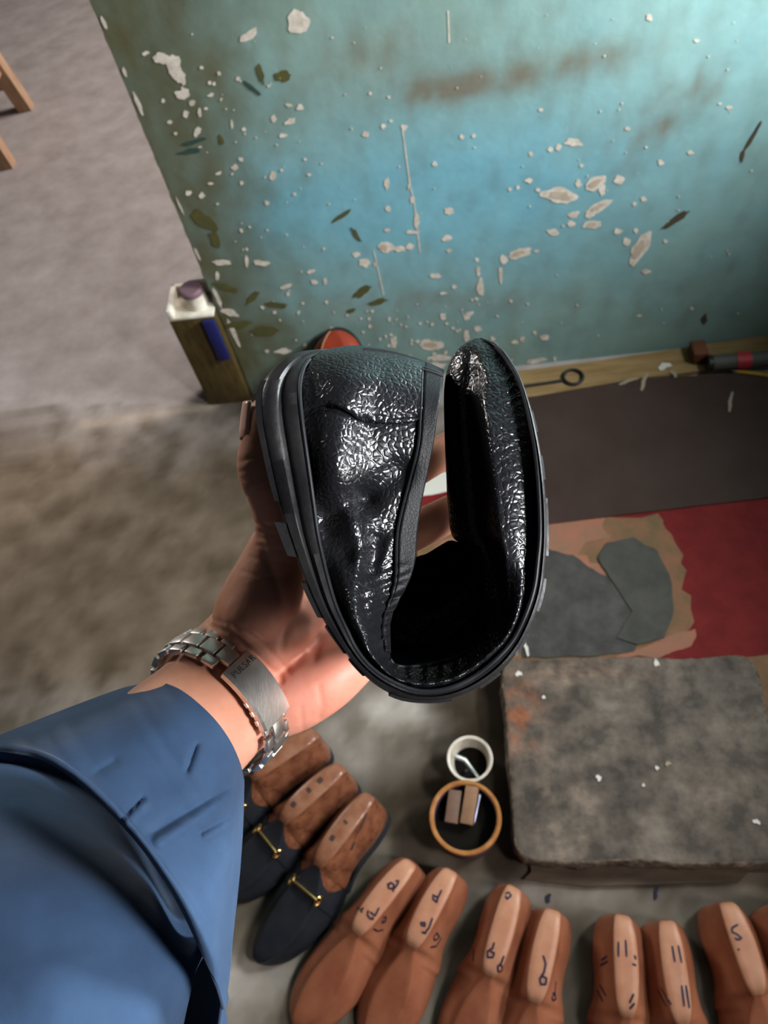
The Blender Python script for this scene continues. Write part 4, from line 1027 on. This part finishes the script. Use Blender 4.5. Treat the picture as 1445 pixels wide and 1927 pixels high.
# the inner fold of the garment coming towards the viewer
def wr2(x, y): return .0022*noise.noise(Vector((x*.008, y*.008, 2)))+.0006*noise.noise(Vector((x*.03, y*.03, 2)))-.003*gs(x, y, 95, 1500, 28, 40)
inner = [
 [(-120,1420,.44),(-20,1420,.44),(60,1428,.44),(150,1450,.44),(220,1490,.44),(260,1540,.44)],
 [(-120,1500,.375),(-20,1495,.372),(80,1508,.376),(180,1550,.384),(255,1605,.388),(305,1665,.395)],
 [(-120,1650,.310),(-20,1645,.306),(90,1650,.308),(200,1675,.316),(290,1720,.328),(340,1765,.342)],
 [(-120,1790,.285),(-20,1790,.281),(90,1790,.283),(210,1800,.291),(300,1812,.304),(356,1830,.320)],
 [(-120,1930,.265),(-20,1930,.262),(90,1930,.264),(200,1930,.273),(285,1930,.290),(332,1935,.330)],
 [(-120,2060,.250),(-20,2060,.247),(90,2060,.249),(190,2060,.259),(260,2060,.277),(300,2060,.31)]]
inner = [r+[(r[-1][0]+8, r[-1][1], r[-1][2]+.02), (r[-1][0]+10, r[-1][1], r[-1][2]+.05)] if r[-1][1] > 1800 else r+[(r[-1][0]+45, r[-1][1]-20, r[-1][2]+.010), (r[-1][0]+100, r[-1][1]-45, r[-1][2]+.022)] for r in inner]
surf(inner, 'shirt_fold', M['shirt'], hob, 10, 10, disp_=wr2)['label'] = 'lower fold of the blue shirt'

# ------------------------------------------------------------------ wristwatch bracelet
wc = P(392, 1340, .362); nxt = P(440, 1290, .376); prv = P(320, 1405, .338)
axis = (nxt-prv).normalized()
a_ = math.radians(47); wd = R3 @ Vector((math.cos(a_), -math.sin(a_), 0)); wd = (wd-axis*wd.dot(axis)).normalized(); th_ = axis.cross(wd).normalized()
cam_dir = (Vector((0, 0, H))-wc).normalized()
if th_.dot(cam_dir) < 0: th_ = -th_
wc = wc+axis*.0095
watch = empty('wristwatch', wc-Vector((0, 0, .03)), 'steel link bracelet watch worn on the wrist, clasp side up', 'watch')
RA, RB = .0340, .0258
def ring(phi, lift=0.0):
    return wc+wd*math.cos(phi)*(RA+lift)+th_*math.sin(phi)*(RB+lift)
def rframe(phi, lift=0):
    q = ring(phi, lift); t = (ring(phi+.01)-ring(phi-.01)).normalized(); n_ = t.cross(axis); 
    if n_.dot(q-wc) < 0: n_ = -n_
    return q, t, n_
# arc length table
ph = np.linspace(-math.pi, math.pi, 721); pts = [ring(p) for p in ph]; al = np.concatenate([[0], np.cumsum([(pts[i+1]-pts[i]).length for i in range(720)])])
def phi_at(s): return float(np.interp(s, al, ph))
s_of = lambda p: float(np.interp(p, ph, al))
p_cl0, p_cl1 = math.radians(104), math.radians(50)       # clasp from the middle of the inner wrist towards the little-finger side
s0, s1 = s_of(p_cl1), s_of(p_cl0)
print('clasp length', s1-s0)
clm = MB(); rows = []
HWB = .0098
for s in np.linspace(s0, s1, 14):
    q, t, n_ = rframe(phi_at(s), .0022); w_ = HWB+.0004
    rows.append([q-axis*w_-n_*.0022, q-axis*w_+n_*.0006, q-axis*(w_-.001)+n_*.0016, q+axis*(w_-.001)+n_*.0016, q+axis*w_+n_*.0006, q+axis*w_-n_*.0022])
clm.grid(rows, True, 0, True, True)
clasp = clm.build('clasp', M['steel'], watch, sharp=30)
# engraved lettering on the clasp
tx = bpy.data.curves.new('lettering', 'FONT'); tx.body = 'PULSAR'; tx.size = .0044; tx.extrude = .00012; tx.align_x = 'CENTER'; tx.align_y = 'CENTER'; tx.space_character = 1.12
to = bpy.data.objects.new('tmp', tx); COL.objects.link(to)
tme = bpy.data.meshes.new_from_object(to.evaluated_get(bpy.context.evaluated_depsgraph_get())); bpy.data.objects.remove(to)
q, t, n_ = rframe(phi_at(s1-.0040), .0039)
# letters read along the band's width
bx = axis; by = n_.cross(bx).normalized()
lt = MB(); lt.add([q+bx*v.co.x+by*v.co.y+n_*v.co.z for v in tme.vertices], [tuple(p.vertices) for p in tme.polygons])
lt.build('lettering', mat('engraved_shade', (0.10, 0.10, 0.10), rough=0.5, metal=1), clasp, smooth=False, keepn=True)
# links all the way round between the clasp's ends
total = al[-1]; free = total-(s1-s0); nl_ = 18; step = free/nl_
for i in range(nl_):
    s = (s1+step*(i+.5)) % total
    lk = MB()
    for half, off, hl, lift in ((.0042, 0, .46, .0016), (.0024, .0073, .40, .0010), (.0024, -.0073, .40, .0010)):
        sh = step*.5 if off else 0
        q, t, n_ = rframe(phi_at((s+sh) % total), lift)
        lk.box(q+axis*off, (step*hl, half, .0014), (t, axis, n_), .0006)
    lk.build('link', M['steel'], watch, sharp=30)
for i in range(3):
    q, t, n_ = rframe(phi_at(s0+.004+i*.005), .0002); m = MB(); m.box(q-axis*(HWB-.0002), (.0014, .001, .0009), (t, axis, n_), .0003); m.build('spring_bar', M['steel'], clasp)

for o in list(bpy.data.objects):
    if '_o' in o: del o['_o']
